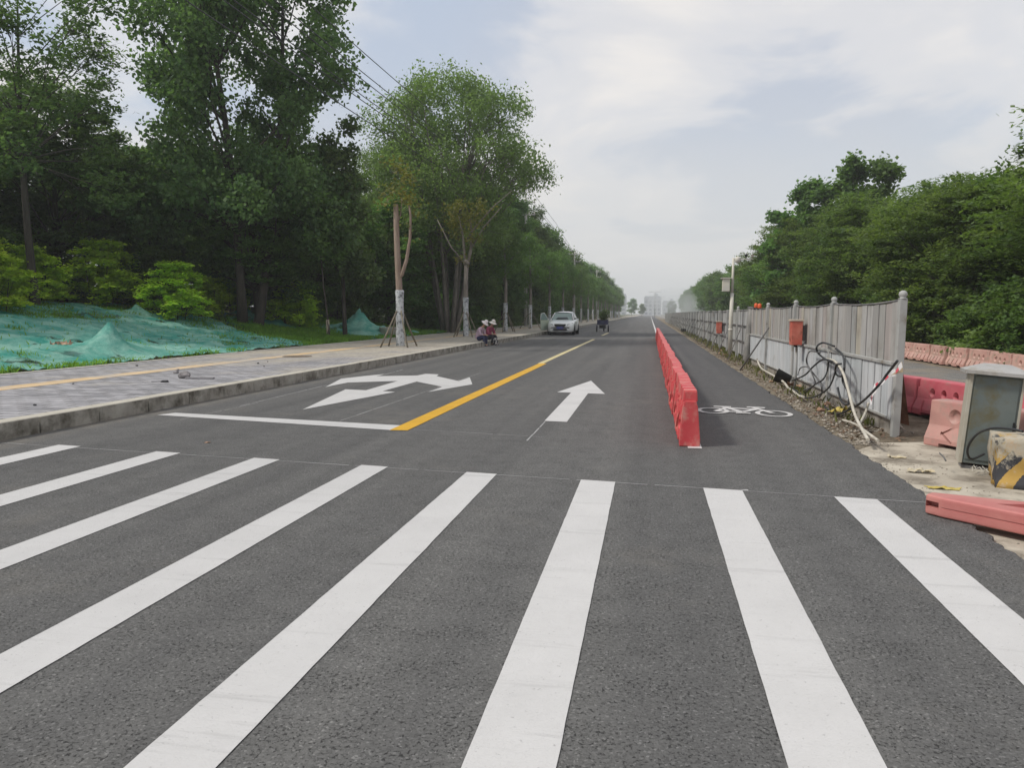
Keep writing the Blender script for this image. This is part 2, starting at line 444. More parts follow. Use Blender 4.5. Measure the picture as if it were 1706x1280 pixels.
def sheet(name, xs, ys, zf, matl, label, cat, kind='structure', xf=None):
    mb = MB()
    vs = []
    for j, y in enumerate(ys):
        for i, x in enumerate(xs):
            xx = xf(i, x, y) if xf else x
            vs.append((xx, y, zf(xx, y)))
    n = len(xs)
    fs = [(j * n + i, j * n + i + 1, (j + 1) * n + i + 1, (j + 1) * n + i) for j in range(len(ys) - 1) for i in range(n - 1)]
    mb.add(vs, fs, True)
    o = mb.build(name, matl, recalc=False)
    return props(o, label, cat, None, kind)
def ground_mat():
    m = bpy.data.materials.new('soil_and_grass'); m.use_nodes = True
    t = m.node_tree; b = t.nodes['Principled BSDF']; b.inputs['Roughness'].default_value = 0.95; b.inputs['Specular IOR Level'].default_value = 0.15
    tcn = N(t, 'ShaderNodeTexCoord')
    nn = N(t, 'ShaderNodeTexNoise'); nn.inputs['Scale'].default_value = 0.9; nn.inputs['Detail'].default_value = 9; nn.inputs['Roughness'].default_value = 0.7
    L(t, tcn.outputs['Object'], nn.inputs['Vector'])
    soil = rampn(t, [(0.3, (0.10, 0.08, 0.055)), (0.5, (0.21, 0.175, 0.13)), (0.7, (0.33, 0.29, 0.22))]); L(t, nn.outputs['Fac'], soil.inputs[0])
    n3 = N(t, 'ShaderNodeTexNoise'); n3.inputs['Scale'].default_value = 11; n3.inputs['Detail'].default_value = 8; n3.inputs['Roughness'].default_value = 0.75
    L(t, tcn.outputs['Object'], n3.inputs['Vector'])
    r3 = rampn(t, [(0.3, 0.6), (0.7, 1.35)]); L(t, n3.outputs['Fac'], r3.inputs[0])
    soilc = mixn(t, 1.0, soil.outputs[0], r3.outputs[0], 'MULTIPLY')
    grass = rampn(t, [(0.35, (0.035, 0.060, 0.018)), (0.65, (0.085, 0.12, 0.03))]); L(t, n3.outputs['Fac'], grass.inputs[0])
    sp = N(t, 'ShaderNodeSeparateXYZ'); L(t, tcn.outputs['Object'], sp.inputs[0])
    g1 = rampn(t, [(0.0, 1.0), (1.0, 0.0)])     # grass on the left bank and beyond the old road
    mr = N(t, 'ShaderNodeMapRange'); mr.inputs['From Min'].default_value = -14.5; mr.inputs['From Max'].default_value = -13.0
    mr.inputs['To Min'].default_value = 1; mr.inputs['To Max'].default_value = 0; L(t, sp.outputs[0], mr.inputs[0])
    mr2 = N(t, 'ShaderNodeMapRange'); mr2.inputs['From Min'].default_value = 9.0; mr2.inputs['From Max'].default_value = 10.2; L(t, sp.outputs[0], mr2.inputs[0])
    gm = mathn(t, 'ADD', mr.outputs[0], mr2.outputs[0], True)
    pn = rampn(t, [(0.46, 1.0), (0.6, 0.25)]); L(t, nn.outputs['Fac'], pn.inputs[0])
    gm = mathn(t, 'MULTIPLY', gm, pn.outputs[0])
    L(t, mixn(t, gm, soilc, grass.outputs[0]), b.inputs['Base Color'])
    bp = N(t, 'ShaderNodeBump'); bp.inputs['Distance'].default_value = 0.06; L(t, n3.outputs['Fac'], bp.inputs['Height']); L(t, bp.outputs[0], b.inputs['Normal'])
    return m
xs = [-900, -400, -200, -120, -80, -60] + list(np.arange(-50, -13.2, 0.8)) + [-13.16, -13.14, -7, 0, 2.28, 2.31, 2.5, 2.75, 3.0, 3.3, 3.62, 4, 4.5, 5, 6, 7, 8, 9, 9.5, 10, 11, 12, 13, 14, 16, 20, 30, 60, 120, 250, 900]
ys = [-25, -10, 0] + list(np.arange(2, 70, 0.8)) + list(np.arange(70, 200, 6)) + [220, 260, 320, 400, 600, 900, 1400, 2200]
sheet('ground', xs, ys, gz, ground_mat(), 'bare soil and rough grass ground on both sides of the new road', 'ground')

def edge_wobble(y): return 2.205 + mnoise.noise(Vector((y * 1.3, 0, 0))) * 0.05 + (mnoise.noise(Vector((y * 7.1, 3, 0))) * 0.04 + abs(mnoise.noise(Vector((y * 17, 5, 0)))) * 0.03) * min(1, 14 / max(y, 1))
yr = [-8, -2, 1] + list(np.arange(2, 16, 0.04)) + list(np.arange(16, 40, 0.15)) + list(np.arange(40, 120, 2)) + [150, 200, 300, 450, 700, 1000]
mb = MB(); vs = []; XR = [-7.30, -3.0, 0.66]
for y in yr:
    e = edge_wobble(y)
    vs += [(x, y, 0) for x in XR] + [(e - 0.012, y, 0), (e + 0.010, y, -0.010), (e + 0.028 + 0.02 * mnoise.noise(Vector((y * 11, 1, 1))), y, -0.095)]
n = 6
for j in range(len(yr) - 1):
    for i in range(n - 1):
        mb.add([], [])
mb.add(vs, [(j * n + i, j * n + i + 1, (j + 1) * n + i + 1, (j + 1) * n + i) for j in range(len(yr) - 1) for i in range(n - 1)])
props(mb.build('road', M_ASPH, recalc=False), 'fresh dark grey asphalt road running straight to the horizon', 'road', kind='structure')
props(sheet('old_road', [4.35, 5.2, 6, 6.9, 7.75], [-8, 2] + list(np.arange(4, 60, 1.5)) + [90, 150, 300, 600], lambda x, y: 0.012 + 0.0 * x, M_ASPH_OLD, 'worn dusty old road behind the grey fence', 'road'), kind='structure')

# concrete apron at the near end of the fence
M_CONC = mat('concrete_pad', (0.36, 0.32, 0.26), 0.9, col2=(0.50, 0.46, 0.38), scale=1.6, detail=8, bump=0.008, bscale=14, stain=(0.19, 0.165, 0.13), stain_scale=2.3, stain_lo=0.47, stain_hi=0.64)
pad = [(2.20, 2.0)]
for k in range(60):
    y = 2.2 + k * 0.12
    if y > 8.6: break
    pad.append((edge_wobble(y) + 0.012 + 0.01 * mnoise.noise(Vector((y * 5, 2, 2))), y))
pad += [(2.45, 8.9), (2.7, 9.2), (3.2, 9.35), (3.9, 9.9), (4.34, 10.5), (4.34, 2.0)]
mb = MB(); mb.prism(pad, -0.12, -0.045)
props(mb.build('concrete_apron', M_CONC, recalc=True), 'cracked tan concrete apron beside the asphalt edge under the cabinet', 'pavement', kind='structure')

# ------------------------------------------------------------------ footpath
def paver_mat():
    m = bpy.data.materials.new('pavers'); m.use_nodes = True
    t = m.node_tree; b = t.nodes['Principled BSDF']; b.inputs['Roughness'].default_value = 0.8
    tcn = N(t, 'ShaderNodeTexCoord'); mpn = N(t, 'ShaderNodeMapping'); L(t, tcn.outputs['Object'], mpn.inputs[0])
    br = N(t, 'ShaderNodeTexBrick'); L(t, mpn.outputs[0], br.inputs['Vector'])
    br.inputs['Scale'].default_value = 1.0; br.inputs['Brick Width'].default_value = 0.4; br.inputs['Row Height'].default_value = 0.2
    br.inputs['Mortar Size'].default_value = 0.014; br.inputs['Color1'].default_value = (0.20, 0.20, 0.215, 1); br.inputs['Color2'].default_value = (0.35, 0.345, 0.365, 1)
    br.inputs['Mortar'].default_value = (0.12, 0.115, 0.11, 1); br.inputs['Bias'].default_value = 0.1
    nn = N(t, 'ShaderNodeTexNoise'); nn.inputs['Scale'].default_value = 0.55; nn.inputs['Detail'].default_value = 8; nn.inputs['Roughness'].default_value = 0.68
    L(t, tcn.outputs['Object'], nn.inputs['Vector'])
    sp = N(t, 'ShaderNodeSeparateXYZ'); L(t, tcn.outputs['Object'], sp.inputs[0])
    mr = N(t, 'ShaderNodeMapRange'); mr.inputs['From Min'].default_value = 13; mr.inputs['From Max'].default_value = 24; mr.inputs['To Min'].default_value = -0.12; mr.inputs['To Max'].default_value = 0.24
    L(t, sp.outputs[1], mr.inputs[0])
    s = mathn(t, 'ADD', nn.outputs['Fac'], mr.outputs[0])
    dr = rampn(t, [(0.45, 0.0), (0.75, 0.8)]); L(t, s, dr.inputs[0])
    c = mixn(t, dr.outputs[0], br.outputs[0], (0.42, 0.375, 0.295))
    n5 = N(t, 'ShaderNodeTexNoise'); n5.inputs['Scale'].default_value = 7; n5.inputs['Detail'].default_value = 7; L(t, tcn.outputs['Object'], n5.inputs['Vector'])
    r5 = rampn(t, [(0.3, 0.78), (0.7, 1.18)]); L(t, n5.outputs['Fac'], r5.inputs[0])
    L(t, mixn(t, 1.0, c, r5.outputs[0], 'MULTIPLY'), b.inputs['Base Color'])
    bp = N(t, 'ShaderNodeBump'); bp.inputs['Distance'].default_value = 0.006; L(t, mathn(t, 'SUBTRACT', 1.0, br.outputs['Fac']), bp.inputs['Height']); L(t, bp.outputs[0], b.inputs['Normal'])
    return m
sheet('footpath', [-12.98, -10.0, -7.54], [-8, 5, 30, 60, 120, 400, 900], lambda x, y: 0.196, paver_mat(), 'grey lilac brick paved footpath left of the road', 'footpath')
M_TACT = mat('tactile_beige', (0.52, 0.37, 0.20), 0.85, col2=(0.62, 0.47, 0.29), scale=2.2, detail=7, stain=(0.42, 0.38, 0.33), stain_scale=0.9, stain_lo=0.45, stain_hi=0.62)
sheet('tactile_strip', [-10.94, -10.43], [-8, 5, 30, 60, 120, 400], lambda x, y: 0.2005, M_TACT, 'narrow beige tactile paving strip along the footpath', 'tactile strip')
M_KERB = mat('kerb_stone', (0.27, 0.255, 0.22), 0.9, col2=(0.40, 0.385, 0.34), scale=2.6, detail=8, bump=0.006, bscale=20, stain=(0.10, 0.09, 0.07), stain_scale=2.6, stain_lo=0.47, stain_hi=0.66, stretch=(1, 1, 1))
M_KERB_T = mat('kerb_top', (0.46, 0.44, 0.39), 0.85, col2=(0.56, 0.54, 0.49), scale=3, detail=7, bump=0.003, bscale=25)
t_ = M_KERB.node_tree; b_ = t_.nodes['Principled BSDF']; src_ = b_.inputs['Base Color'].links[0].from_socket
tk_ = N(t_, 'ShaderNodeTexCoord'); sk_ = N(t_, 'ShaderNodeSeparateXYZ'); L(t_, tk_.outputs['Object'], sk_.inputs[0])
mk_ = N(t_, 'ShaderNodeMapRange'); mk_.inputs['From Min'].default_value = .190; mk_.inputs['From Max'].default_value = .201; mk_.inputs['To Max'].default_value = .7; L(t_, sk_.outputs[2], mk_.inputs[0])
L(t_, mixn(t_, mk_.outputs[0], src_, (.50, .47, .40)), b_.inputs['Base Color'])      # paler colour mixed in towards the top; the face stays stained
rnd = random.Random(4)
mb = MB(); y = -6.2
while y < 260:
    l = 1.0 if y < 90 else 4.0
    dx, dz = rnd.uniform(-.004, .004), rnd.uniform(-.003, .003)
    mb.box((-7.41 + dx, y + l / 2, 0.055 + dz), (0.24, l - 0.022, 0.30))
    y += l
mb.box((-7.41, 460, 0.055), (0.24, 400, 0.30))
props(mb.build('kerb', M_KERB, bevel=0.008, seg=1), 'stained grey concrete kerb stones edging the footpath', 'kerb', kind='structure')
mb = MB(); y = -6.2
while y < 130:
    mb.box((-13.07, y + .5, 0.08), (0.13, 0.985, 0.27)); y += 1.0
props(mb.build('footpath_edging', M_KERB_T, bevel=0.006, seg=1), 'pale edging stones along the back of the footpath', 'kerb', kind='structure')

# ------------------------------------------------------------------ road markings
def polyflat(name, pts, m, z, label, cat='road marking', group=None):
    me = bpy.data.meshes.new(name)
    bm = bmesh.new()
    f = bm.faces.new([bm.verts.new((p[0], p[1], z)) for p in pts])
    if f.normal.z < 0: f.normal_flip()
    bmesh.ops.triangulate(bm, faces=[f])
    for q in bm.faces:
        q.normal_update()
        if q.normal.z < 0: q.normal_flip()
    bm.to_mesh(me); bm.free()
    o = link_mesh(name, me, m)
    return props(o, label, cat, group, 'structure')
def rough_strip(x0, x1, ya, yb, sk=0.0, seed=0, amp=0.0025):
    """long painted band with slightly uneven long edges; its ends skew by sk per metre of x"""
    n = 60; a, b = [], []
    for k in range(n + 1):
        t = k / n
        wl = mnoise.noise(Vector((seed * 7.1, t * 40, 0))) * amp; wr = mnoise.noise(Vector((seed * 7.1, t * 40, 9))) * amp
        a.append((x0 + wl, ya + (yb - ya) * t - sk * 0)); b.append((x1 + wr, ya + (yb - ya) * t + sk * (x1 - x0)))
    return a + b[::-1]
stripe_x = [(-7.32, -6.11), (-4.79 - 0.31, -4.79), (-3.90, -3.60), (-2.70, -2.42), (-1.63, -1.34), (-0.57, -0.27), (0.46, 0.77), (1.46, 1.77)]
stripe_x[0] = (-6.42, -6.11)
snames = ['leftmost, nearest the kerb', 'second from the kerb', 'third from the kerb', 'fourth from the kerb', 'fourth from the right edge of the road',
          'third from the right edge of the road', 'second from the right edge, in line with the red barriers', 'rightmost, nearest the fallen pink barrier']
for k, (a, b) in enumerate(stripe_x):
    ya = 6.33 - 0.118 * ((a + b) / 2)
    polyflat('crosswalk_stripe', rough_strip(a, b, 0.9, ya + 0.03, -0.118, k), M_WHITE, 0.0045, 'white painted zebra stripe, ' + snames[k], 'zebra stripe', 'zebra crossing stripes')
st = [on_ground(*p) for p in ((262, 692), (292, 688.5), (668, 709.5), (652, 717.5))]
polyflat('stop_line', st, M_WHITE, 0.0045, 'long white stop line running from the kerb side to the yellow line')
polyflat('centre_line', rough_strip(-3.17, -2.94, 8.75, 21.5, 0.1, 3), M_YELLOW, 0.006, 'solid yellow centre line starting at the stop line')
polyflat('centre_line', rough_strip(-3.21, -3.03, 21.5, 42.5, 0.1, 4), M_CREAM, 0.006, 'narrower cream continuation of the yellow centre line further up the road')
polyflat('centre_line', rough_strip(-3.21, -3.03, 50, 57.0, 0.1, 5), M_CREAM, 0.006, 'short cream dash beyond the end of the centre line')
polyflat('lane_line', rough_strip(0.43, 0.575, 8.15, 420, 0, 6), M_WHITE, 0.006, 'white line under the red barriers running on to the horizon')
Pz8 = [(310, 228), (445, 157), (640, 135), (810, 118), (740, 137), (1080, 131), (1150, 117), (1260, 122), (1240, 136), (1425, 178), (1518, 146), (1540, 205), (1165, 270),
       (1285, 228), (1272, 222), (1075, 182), (790, 262), (895, 269), (120, 417), (480, 247), (650, 255), (915, 177), (500, 190)]
polyflat('turn_arrow', [on_ground(480 + x / 5.0176, 600 + y / 5.0176) for x, y in Pz8], M_WHITE, 0.0045, 'white forked arrow marking left of the yellow line')
Pz3 = [(1128, 760), (868, 848), (975, 852), (770, 1070), (942, 1078), (1105, 858), (1235, 862)]
polyflat('straight_arrow', [on_ground(740 + x / 4.611, 470 + y / 4.611) for x, y in Pz3], M_WHITE, 0.0045, 'white straight ahead arrow between the yellow line and the red barriers')
def chalk(p, q, w=0.012, dashed=True, label='thin chalk setting-out line', seed=1):
    rr = random.Random(seed)
    a, b = Vector(on_ground(*p)), Vector(on_ground(*q))
    d = (b - a); ln = d.length; d.normalize(); s = Vector((-d.y, d.x)) * w / 2
    mb = MB(); t = 0
    while t < ln:
        l = rr.uniform(0.2, 0.7) if dashed else 0.5
        e = min(ln, t + l)
        ws = rr.uniform(0.5, 1.0)
        off = Vector((-d.y, d.x)) * rr.uniform(-.002, .002)
        p0, p1 = a + d * t + off, a + d * e + off
        mb.add([(*(p0 - s * ws), 0.0035), (*(p0 + s * ws), 0.0035), (*(p1 + s * ws), 0.0035), (*(p1 - s * ws), 0.0035)], [(0, 1, 2, 3)])
        t = e + (rr.choice([0, 0.01, 0.06]) if dashed else 0)
    return props(mb.build('chalk_line', M_WHITE_T, recalc=False), label, 'chalk line', None, 'structure')
chalk((-20, 737), (1545, 838.5), 0.016, label='thin white setting-out line along the far ends of the zebra stripes')
chalk((400, 677), (545, 642), 0.03, label='thin white line leading up to the forked arrow on its kerb side', seed=3)
chalk((566, 702), (800, 622), 0.02, label='faint dotted line between the forked arrow and the yellow line', seed=4)
chalk((908, 703), (878, 735), 0.02, label='thin line trailing from the foot of the straight arrow', seed=5)
chalk((620, 630), (672, 616), 0.03, label='thin white tick beyond the forked arrow', seed=6)
chalk((300, 700), (430, 672), 0.02, label='faint line between the stop line and the forked arrow', seed=7)
chalk((770, 607), (800, 609), 0.03, label='short pale tick above the forked arrow tip', seed=8)
chalk((690, 716), (905, 729), 0.012, label='faint line running on from the stop line', seed=9)
# bicycle symbol lying across the cycle lane
mb = MB()
def ring(cx, cy, rx, ry, w):
    n = 30; vs = []
    for k in range(n):
        t = 2 * math.pi * k / n
        vs += [(cx + rx * math.cos(t), cy + ry * math.sin(t), 0.0105), (cx + (rx - w) * math.cos(t), cy + (ry - w) * math.sin(t), 0.0105)]
    mb.add(vs, [(2 * k, 2 * k + 1, (2 * k + 3) % (2 * n), (2 * k + 2) % (2 * n)) for k in range(n)])
def bar(p, q, w, z=0.0107):
    p, q = Vector(p), Vector(q); d = (q - p).normalized(); s = Vector((-d.y, d.x)) * w / 2
    mb.add([(*(p - s), z), (*(p + s), z), (*(q + s), z), (*(q - s), z)], [(0, 1, 2, 3)])
ring(0.95, 11.42, 0.24, 0.34, 0.07); ring(1.79, 11.22, 0.26, 0.35, 0.07)
bar((0.98, 11.350), (1.18, 11.770), .080, .0109); bar((1.18, 11.770), (1.62, 11.650), .112, .0111); bar((0.98, 11.350), (1.36, 11.320), .096, .0113); bar((1.36, 11.320), (1.14, 11.890), .096, .0115)
bar((1.36, 11.320), (1.62, 11.680), .096, .0117); bar((1.78, 11.260), (1.58, 11.890), .088, .0119); bar((1.0, 11.920), (1.26, 11.890), .12, .0121); bar((1.50, 11.920), (1.76, 11.860), .128, .0123)
bar((1.26, 11.200), (1.46, 11.170), .096, .0125)
props(mb.build('bicycle_marking', M_WHITE, recalc=False), 'white painted bicycle symbol lying across the cycle lane', 'road marking', kind='structure')

# ------------------------------------------------------------------ foliage
def leaf_mesh(name, P, size, seed, flat=0.55, asp=0.6, droop=0.0):
    """P: (n,3) leaf positions -> one folded-free diamond card each"""
    rs = np.random.RandomState(seed); n = len(P)
    nrm = rs.normal(size=(n, 3)); nrm[:, 2] = np.abs(nrm[:, 2]) + flat * 2
    nrm /= np.linalg.norm(nrm, axis=1)[:, None]
    a = rs.normal(size=(n, 3)); a[:, 2] -= droop
    a -= (a * nrm).sum(1)[:, None] * nrm
    a /= np.linalg.norm(a, axis=1)[:, None] + 1e-9
    b = np.cross(nrm, a)
    s = size * rs.uniform(0.6, 1.3, size=(n, 1))
    V = np.empty((n, 4, 3))
    V[:, 0] = P - a * s * 0.5
    V[:, 1] = P + b * s * asp * 0.5 + a * s * 0.05
    V[:, 2] = P + a * s * 0.5
    V[:, 3] = P - b * s * asp * 0.5 + a * s * 0.05
    me = bpy.data.meshes.new(name)
    me.vertices.add(n * 4); me.loops.add(n * 4); me.polygons.add(n)
    me.vertices.foreach_set('co', V.astype(np.float32).ravel())
    me.loops.foreach_set('vertex_index', np.arange(n * 4, dtype=np.int32))
    me.polygons.foreach_set('loop_start', np.arange(0, n * 4, 4, dtype=np.int32))
    me.polygons.foreach_set('loop_total', np.full(n, 4, dtype=np.int32))
    me.update(); me.validate()
    return me
def puff_leaves(puffs, n, seed, sub=0.28, subn=26, zf=0.55):
    """puffs: (c, r) list. Leaves sit in small sprays scattered through each puff, more on its shell."""
    rs = np.random.RandomState(seed)
    vol = np.array([r[0] * r[1] * r[2] for _, r in puffs]) ** 0.75; vol = vol / vol.sum()
    out = []
    for (c, r), w in zip(puffs, vol):
        m = max(4, int(n * w)); k = max(3, m // subn)
        d = rs.normal(size=(k, 3)); d /= np.linalg.norm(d, axis=1)[:, None]
        rad = rs.uniform(0.25, 1.0, size=(k, 1)) ** 0.45
        # lumpy outline
        lump = 1 + 0.22 * np.sin(d[:, :1] * 5 + c[0] * 3) * np.cos(d[:, 1:2] * 4 + c[1]) + 0.14 * rs.normal(size=(k, 1))
        cc = np.array(c) + d * rad * lump * np.array(r)
        idx = rs.randint(0, k, size=m)
        off = rs.normal(size=(m, 3)) * sub * np.array([1, 1, zf])
        out.append(cc[idx] + off)
    return np.concatenate(out)
def bend(p, q, k, rr, n=5):
    p, q = Vector(p), Vector(q); pts = []
    o1 = Vector((rr.uniform(-1, 1), rr.uniform(-1, 1), rr.uniform(-.3, .8))) * k * (q - p).length
    for i in range(n + 1):
        t = i / n
        pts.append(p.lerp(q, t) + o1 * math.sin(math.pi * t))
    return pts
PROTO = {}
def tree_proto(key, H, base, RR, npuff, nleaf, leaf, trunk_r, lmat, bmat, seed, prof, pr=0.30, stems=1, sub=0.28, subn=26, zf=0.55, flat=0.55, asp=0.6,
               lean=0.0, fork=0.75, jit=0.2, twigs=4):
    rr = random.Random(seed)
    puffs = []
    for k in range(npuff):
        t = (k + rr.random()) / npuff
        z = base + (H - base) * t
        rad = RR * prof(t)
        a = rr.uniform(0, 2 * math.pi) if k % 2 else k * 2.4
        d = rad * math.sqrt(rr.uniform(0.15, 1.0)) * 0.85
        s = RR * pr * rr.uniform(0.65, 1.3) * (0.55 + 0.45 * prof(t))
        puffs.append(((d * math.cos(a), d * math.sin(a), min(z, H - s * 0.4)), (s * rr.uniform(0.9, 1.3), s * rr.uniform(0.9, 1.3), s * rr.uniform(0.6, 0.9))))
    P = puff_leaves(puffs, nleaf, seed, sub, subn, zf)
    P = P[P[:, 2] > 0.1]
    crown = leaf_mesh(key + '_crown', P, leaf, seed + 1, flat, asp)
    mb = MB()
    tops = []
    for s_ in range(stems):
        a = 2 * math.pi * s_ / stems + rr.random(); sp = 0 if stems == 1 else RR * 0.42
        b0 = Vector((0.35 * (stems > 1) * math.cos(a), 0.35 * (stems > 1) * math.sin(a), -0.3))
        top = Vector((sp * math.cos(a) + lean * rr.uniform(-1, 1), sp * math.sin(a) + lean * rr.uniform(-1, 1), H * rr.uniform(0.78, 0.9)))
        pts = bend(b0, top, 0.04, rr, 8)
        r0 = trunk_r * (1 if stems == 1 else 0.7)
        mb.tube(pts, [r0 * (1.25 if i == 0 else 1) * (1 - 0.85 * i / 8) for i in range(9)], 8)
        tops.append(pts)
    for c, r in puffs:
        best = min(tops, key=lambda p: (Vector(c) - p[4]).length)
        zt = max(base * fork * 1.5, c[2] - Vector((c[0], c[1], 0)).length * 0.8 - 0.5)
        i = min(range(len(best)), key=lambda q: abs(best[q].z - zt)); i = max(1, i)
        s0 = best[i]
        rb = trunk_r * (1 - 0.85 * i / 8) * 0.42
        q = bend(s0, c, 0.07, rr, 4)
        mb.tube(q, [rb * (1 - 0.8 * j / 4) for j in range(5)], 5, cap=False)
        for _ in range(twigs):
            e = Vector(c) + Vector((rr.uniform(-1, 1) * r[0], rr.uniform(-1, 1) * r[1], rr.uniform(-.6, 1) * r[2]))
            mb.tube(bend(q[3], e, 0.08, rr, 3), [rb * 0.3, rb * 0.2, rb * 0.12, rb * 0.05], 4, cap=False)
    trunk = mb.mesh(key + '_trunk', recalc=False)
    crown.materials.append(lmat); trunk.materials.append(bmat)
    PROTO[key] = (trunk, crown)
def tree(name, key, x, y, label, group=None, s=1.0, sz=None, rz=0.0, z=None, cat='tree', tname='trunk'):
    tr, cr = PROTO[key]
    zz = gz(x, y) if z is None else z
    e = thing(name, label, cat, (x, y, zz), rz, group)
    e.scale = (s, s, sz or s)
    link_mesh(tname, tr, None, e); link_mesh('crown' if tname == 'trunk' else 'foliage', cr, None, e)
    return e
rnd_prof = lambda t: math.sin(math.pi * (0.12 + 0.80 * t)) ** 0.7
vase_prof = lambda t: min(1.0, 0.35 + 1.1 * t) * (1 if t < 0.75 else math.sqrt(max(0.05, 1 - ((t - 0.75) / 0.27) ** 2)))
pop_prof = lambda t: (0.75 + 0.25 * math.sin(t * 7)) * (1 if t < 0.6 else max(0.15, 1 - (t - 0.6) * 1.7))
dome_prof = lambda t: math.sin(math.pi * (0.20 + 0.66 * t)) ** 0.8 * (0.90 + 0.16 * math.sin(t * 17))
low_prof = lambda t: math.sqrt(max(0.05, 1 - (t * 0.95) ** 2))
tree_proto('poplar', 19.5, 4.2, 5.6, 62, 74000, 0.20, 0.33, LF_DARK, BARK_D, 11, lambda t: 1.0 if t < 0.75 else 0.8, pr=0.225, sub=0.26, subn=34, zf=0.9, flat=0.15, asp=0.9, stems=2)
tree_proto('plume', 10.5, 2.5, 1.7, 16, 9000, 0.19, 0.12, LF_DARK, BARK_D, 12, pop_prof, pr=0.34, sub=0.22, zf=0.9, flat=0.15, asp=0.9)
tree_proto('layered', 12.5, 4.0, 5.2, 40, 24000, 0.21, 0.20, LF_DARK, BARK_D, 13, lambda t: 0.95, pr=0.19, sub=0.28, subn=22, zf=0.28, flat=0.9, asp=0.55)
tree_proto('dense', 8.8, 2.5, 4.4, 56, 46000, 0.20, 0.20, LF_DARK, BARK_D, 14, rnd_prof, pr=0.22, sub=0.20, subn=46, zf=0.45, flat=0.7)
tree_proto('dense_mid', 8.6, 1.7, 4.2, 56, 46000, 0.20, 0.20, LF_MID, BARK_D, 15, rnd_prof, pr=0.22, sub=0.20, subn=46, zf=0.4, flat=0.75)
tree_proto('airy', 16.3, 5.5, 7.0, 150, 62000, 0.20, 0.24, LF_AIRY, BARK_A, 16, dome_prof, pr=0.15, sub=0.24, subn=9, zf=1.2, flat=0.1, asp=0.55, stems=8, twigs=8)
tree_proto('tall_dark', 12.5, 1.8, 3.6, 54, 46000, 0.21, 0.18, LF_DARK, BARK_D, 17, lambda t: rnd_prof(t), pr=0.27, sub=0.2, subn=40, zf=0.8, flat=0.35)
tree_proto('row_far', 12.0, 2.6, 3.8, 30, 15000, 0.34, 0.16, LF_MID, BARK_L, 18, rnd_prof, pr=0.34, sub=0.35, zf=0.7, flat=0.3)
tree_proto('right_layer', 7.6, 0.5, 4.2, 64, 62000, 0.19, 0.20, LF_RIGHT, BARK_D, 19, rnd_prof, pr=0.24, sub=0.25, subn=60, zf=0.28, flat=0.9, asp=0.5)
tree_proto('right_layer_b', 7.0, 0.4, 4.6, 64, 62000, 0.19, 0.20, LF_RIGHT, BARK_D, 29, rnd_prof, pr=0.23, sub=0.27, subn=60, zf=0.28, flat=0.8, asp=0.5)
tree_proto('right_poplar', 13.0, 1.2, 3.8, 56, 40000, 0.22, 0.20, LF_MID, BARK_L, 20, lambda t: 1.0 - .55 * t, pr=0.25, sub=0.26, subn=34, zf=0.9, flat=0.15, asp=0.95, stems=3)
tree_proto('shrub', 2.4, 0.15, 1.5, 34, 7000, 0.17, 0.03, LF_BRIGHT, BARK_D, 21, low_prof, pr=0.27, sub=0.13, subn=30, zf=0.35, flat=0.9, stems=4)
tree_proto('shrub_mid', 2.6, 0.1, 1.7, 34, 9500, 0.17, 0.03, LF_MID, BARK_D, 22, low_prof, pr=0.30, sub=0.14, subn=30, zf=0.5, flat=0.6, stems=3)
tree_proto('shrub_right', 2.4, 0.05, 1.9, 36, 10000, 0.16, 0.03, LF_RIGHT, BARK_D, 23, low_prof, pr=0.28, sub=0.14, subn=30, zf=0.5, flat=0.6, stems=3)
tree_proto('sapling_crown', 7.0, 4.2, 1.6, 12, 4200, 0.17, 0.09, LF_MID, BARK_L, 24, rnd_prof, pr=0.45, sub=0.25, zf=0.7, flat=0.3)

# left bank: the big near ones
tree('poplar_tree', 'poplar', -18.3, 32, 'tallest dark poplar on the left whose top leaves the picture', rz=0.4, s=.93, sz=1.05)
tree('poplar_tree', 'plume', -14.9, 35.0, 'slender dark poplar plume beside the right edge of the tallest poplar', rz=1.0)
tree('broadleaf_tree', 'layered', -22.6, 24.3, 'airy dark tree in the top left corner with layered leaf sprays and a bare trunk', rz=0.2, s=.84, sz=1.05)
tree('broadleaf_tree', 'dense', -26.0, 29.5, 'low dense dark tree at the left behind the layered one', rz=0.9, s=1.05)
tree('broadleaf_tree', 'dense_mid', -18.9, 34.0, 'rounded dark green tree in front of the foot of the tallest poplar', rz=2.1)
tree('broadleaf_tree', 'dense_mid', -18.7, 39.5, 'mid green rounded tree behind the post propped sapling', rz=0.3, s=1.0, sz=1.05)
tree('broadleaf_tree', 'dense_mid', -16.6, 46.5, 'pale green low tree left of the tall airy tree', rz=1.3, s=0.95)
tree('broadleaf_tree', 'airy', -13.2, 48.5, 'tall airy many-stemmed tree with thin pale leaves behind the staked trees', rz=0.5, s=1.02, sz=1.01)
tree('broadleaf_tree', 'airy', -17.6, 53.0, 'second airy pale tree half hidden behind the tall airy one', rz=2.4, s=0.8)
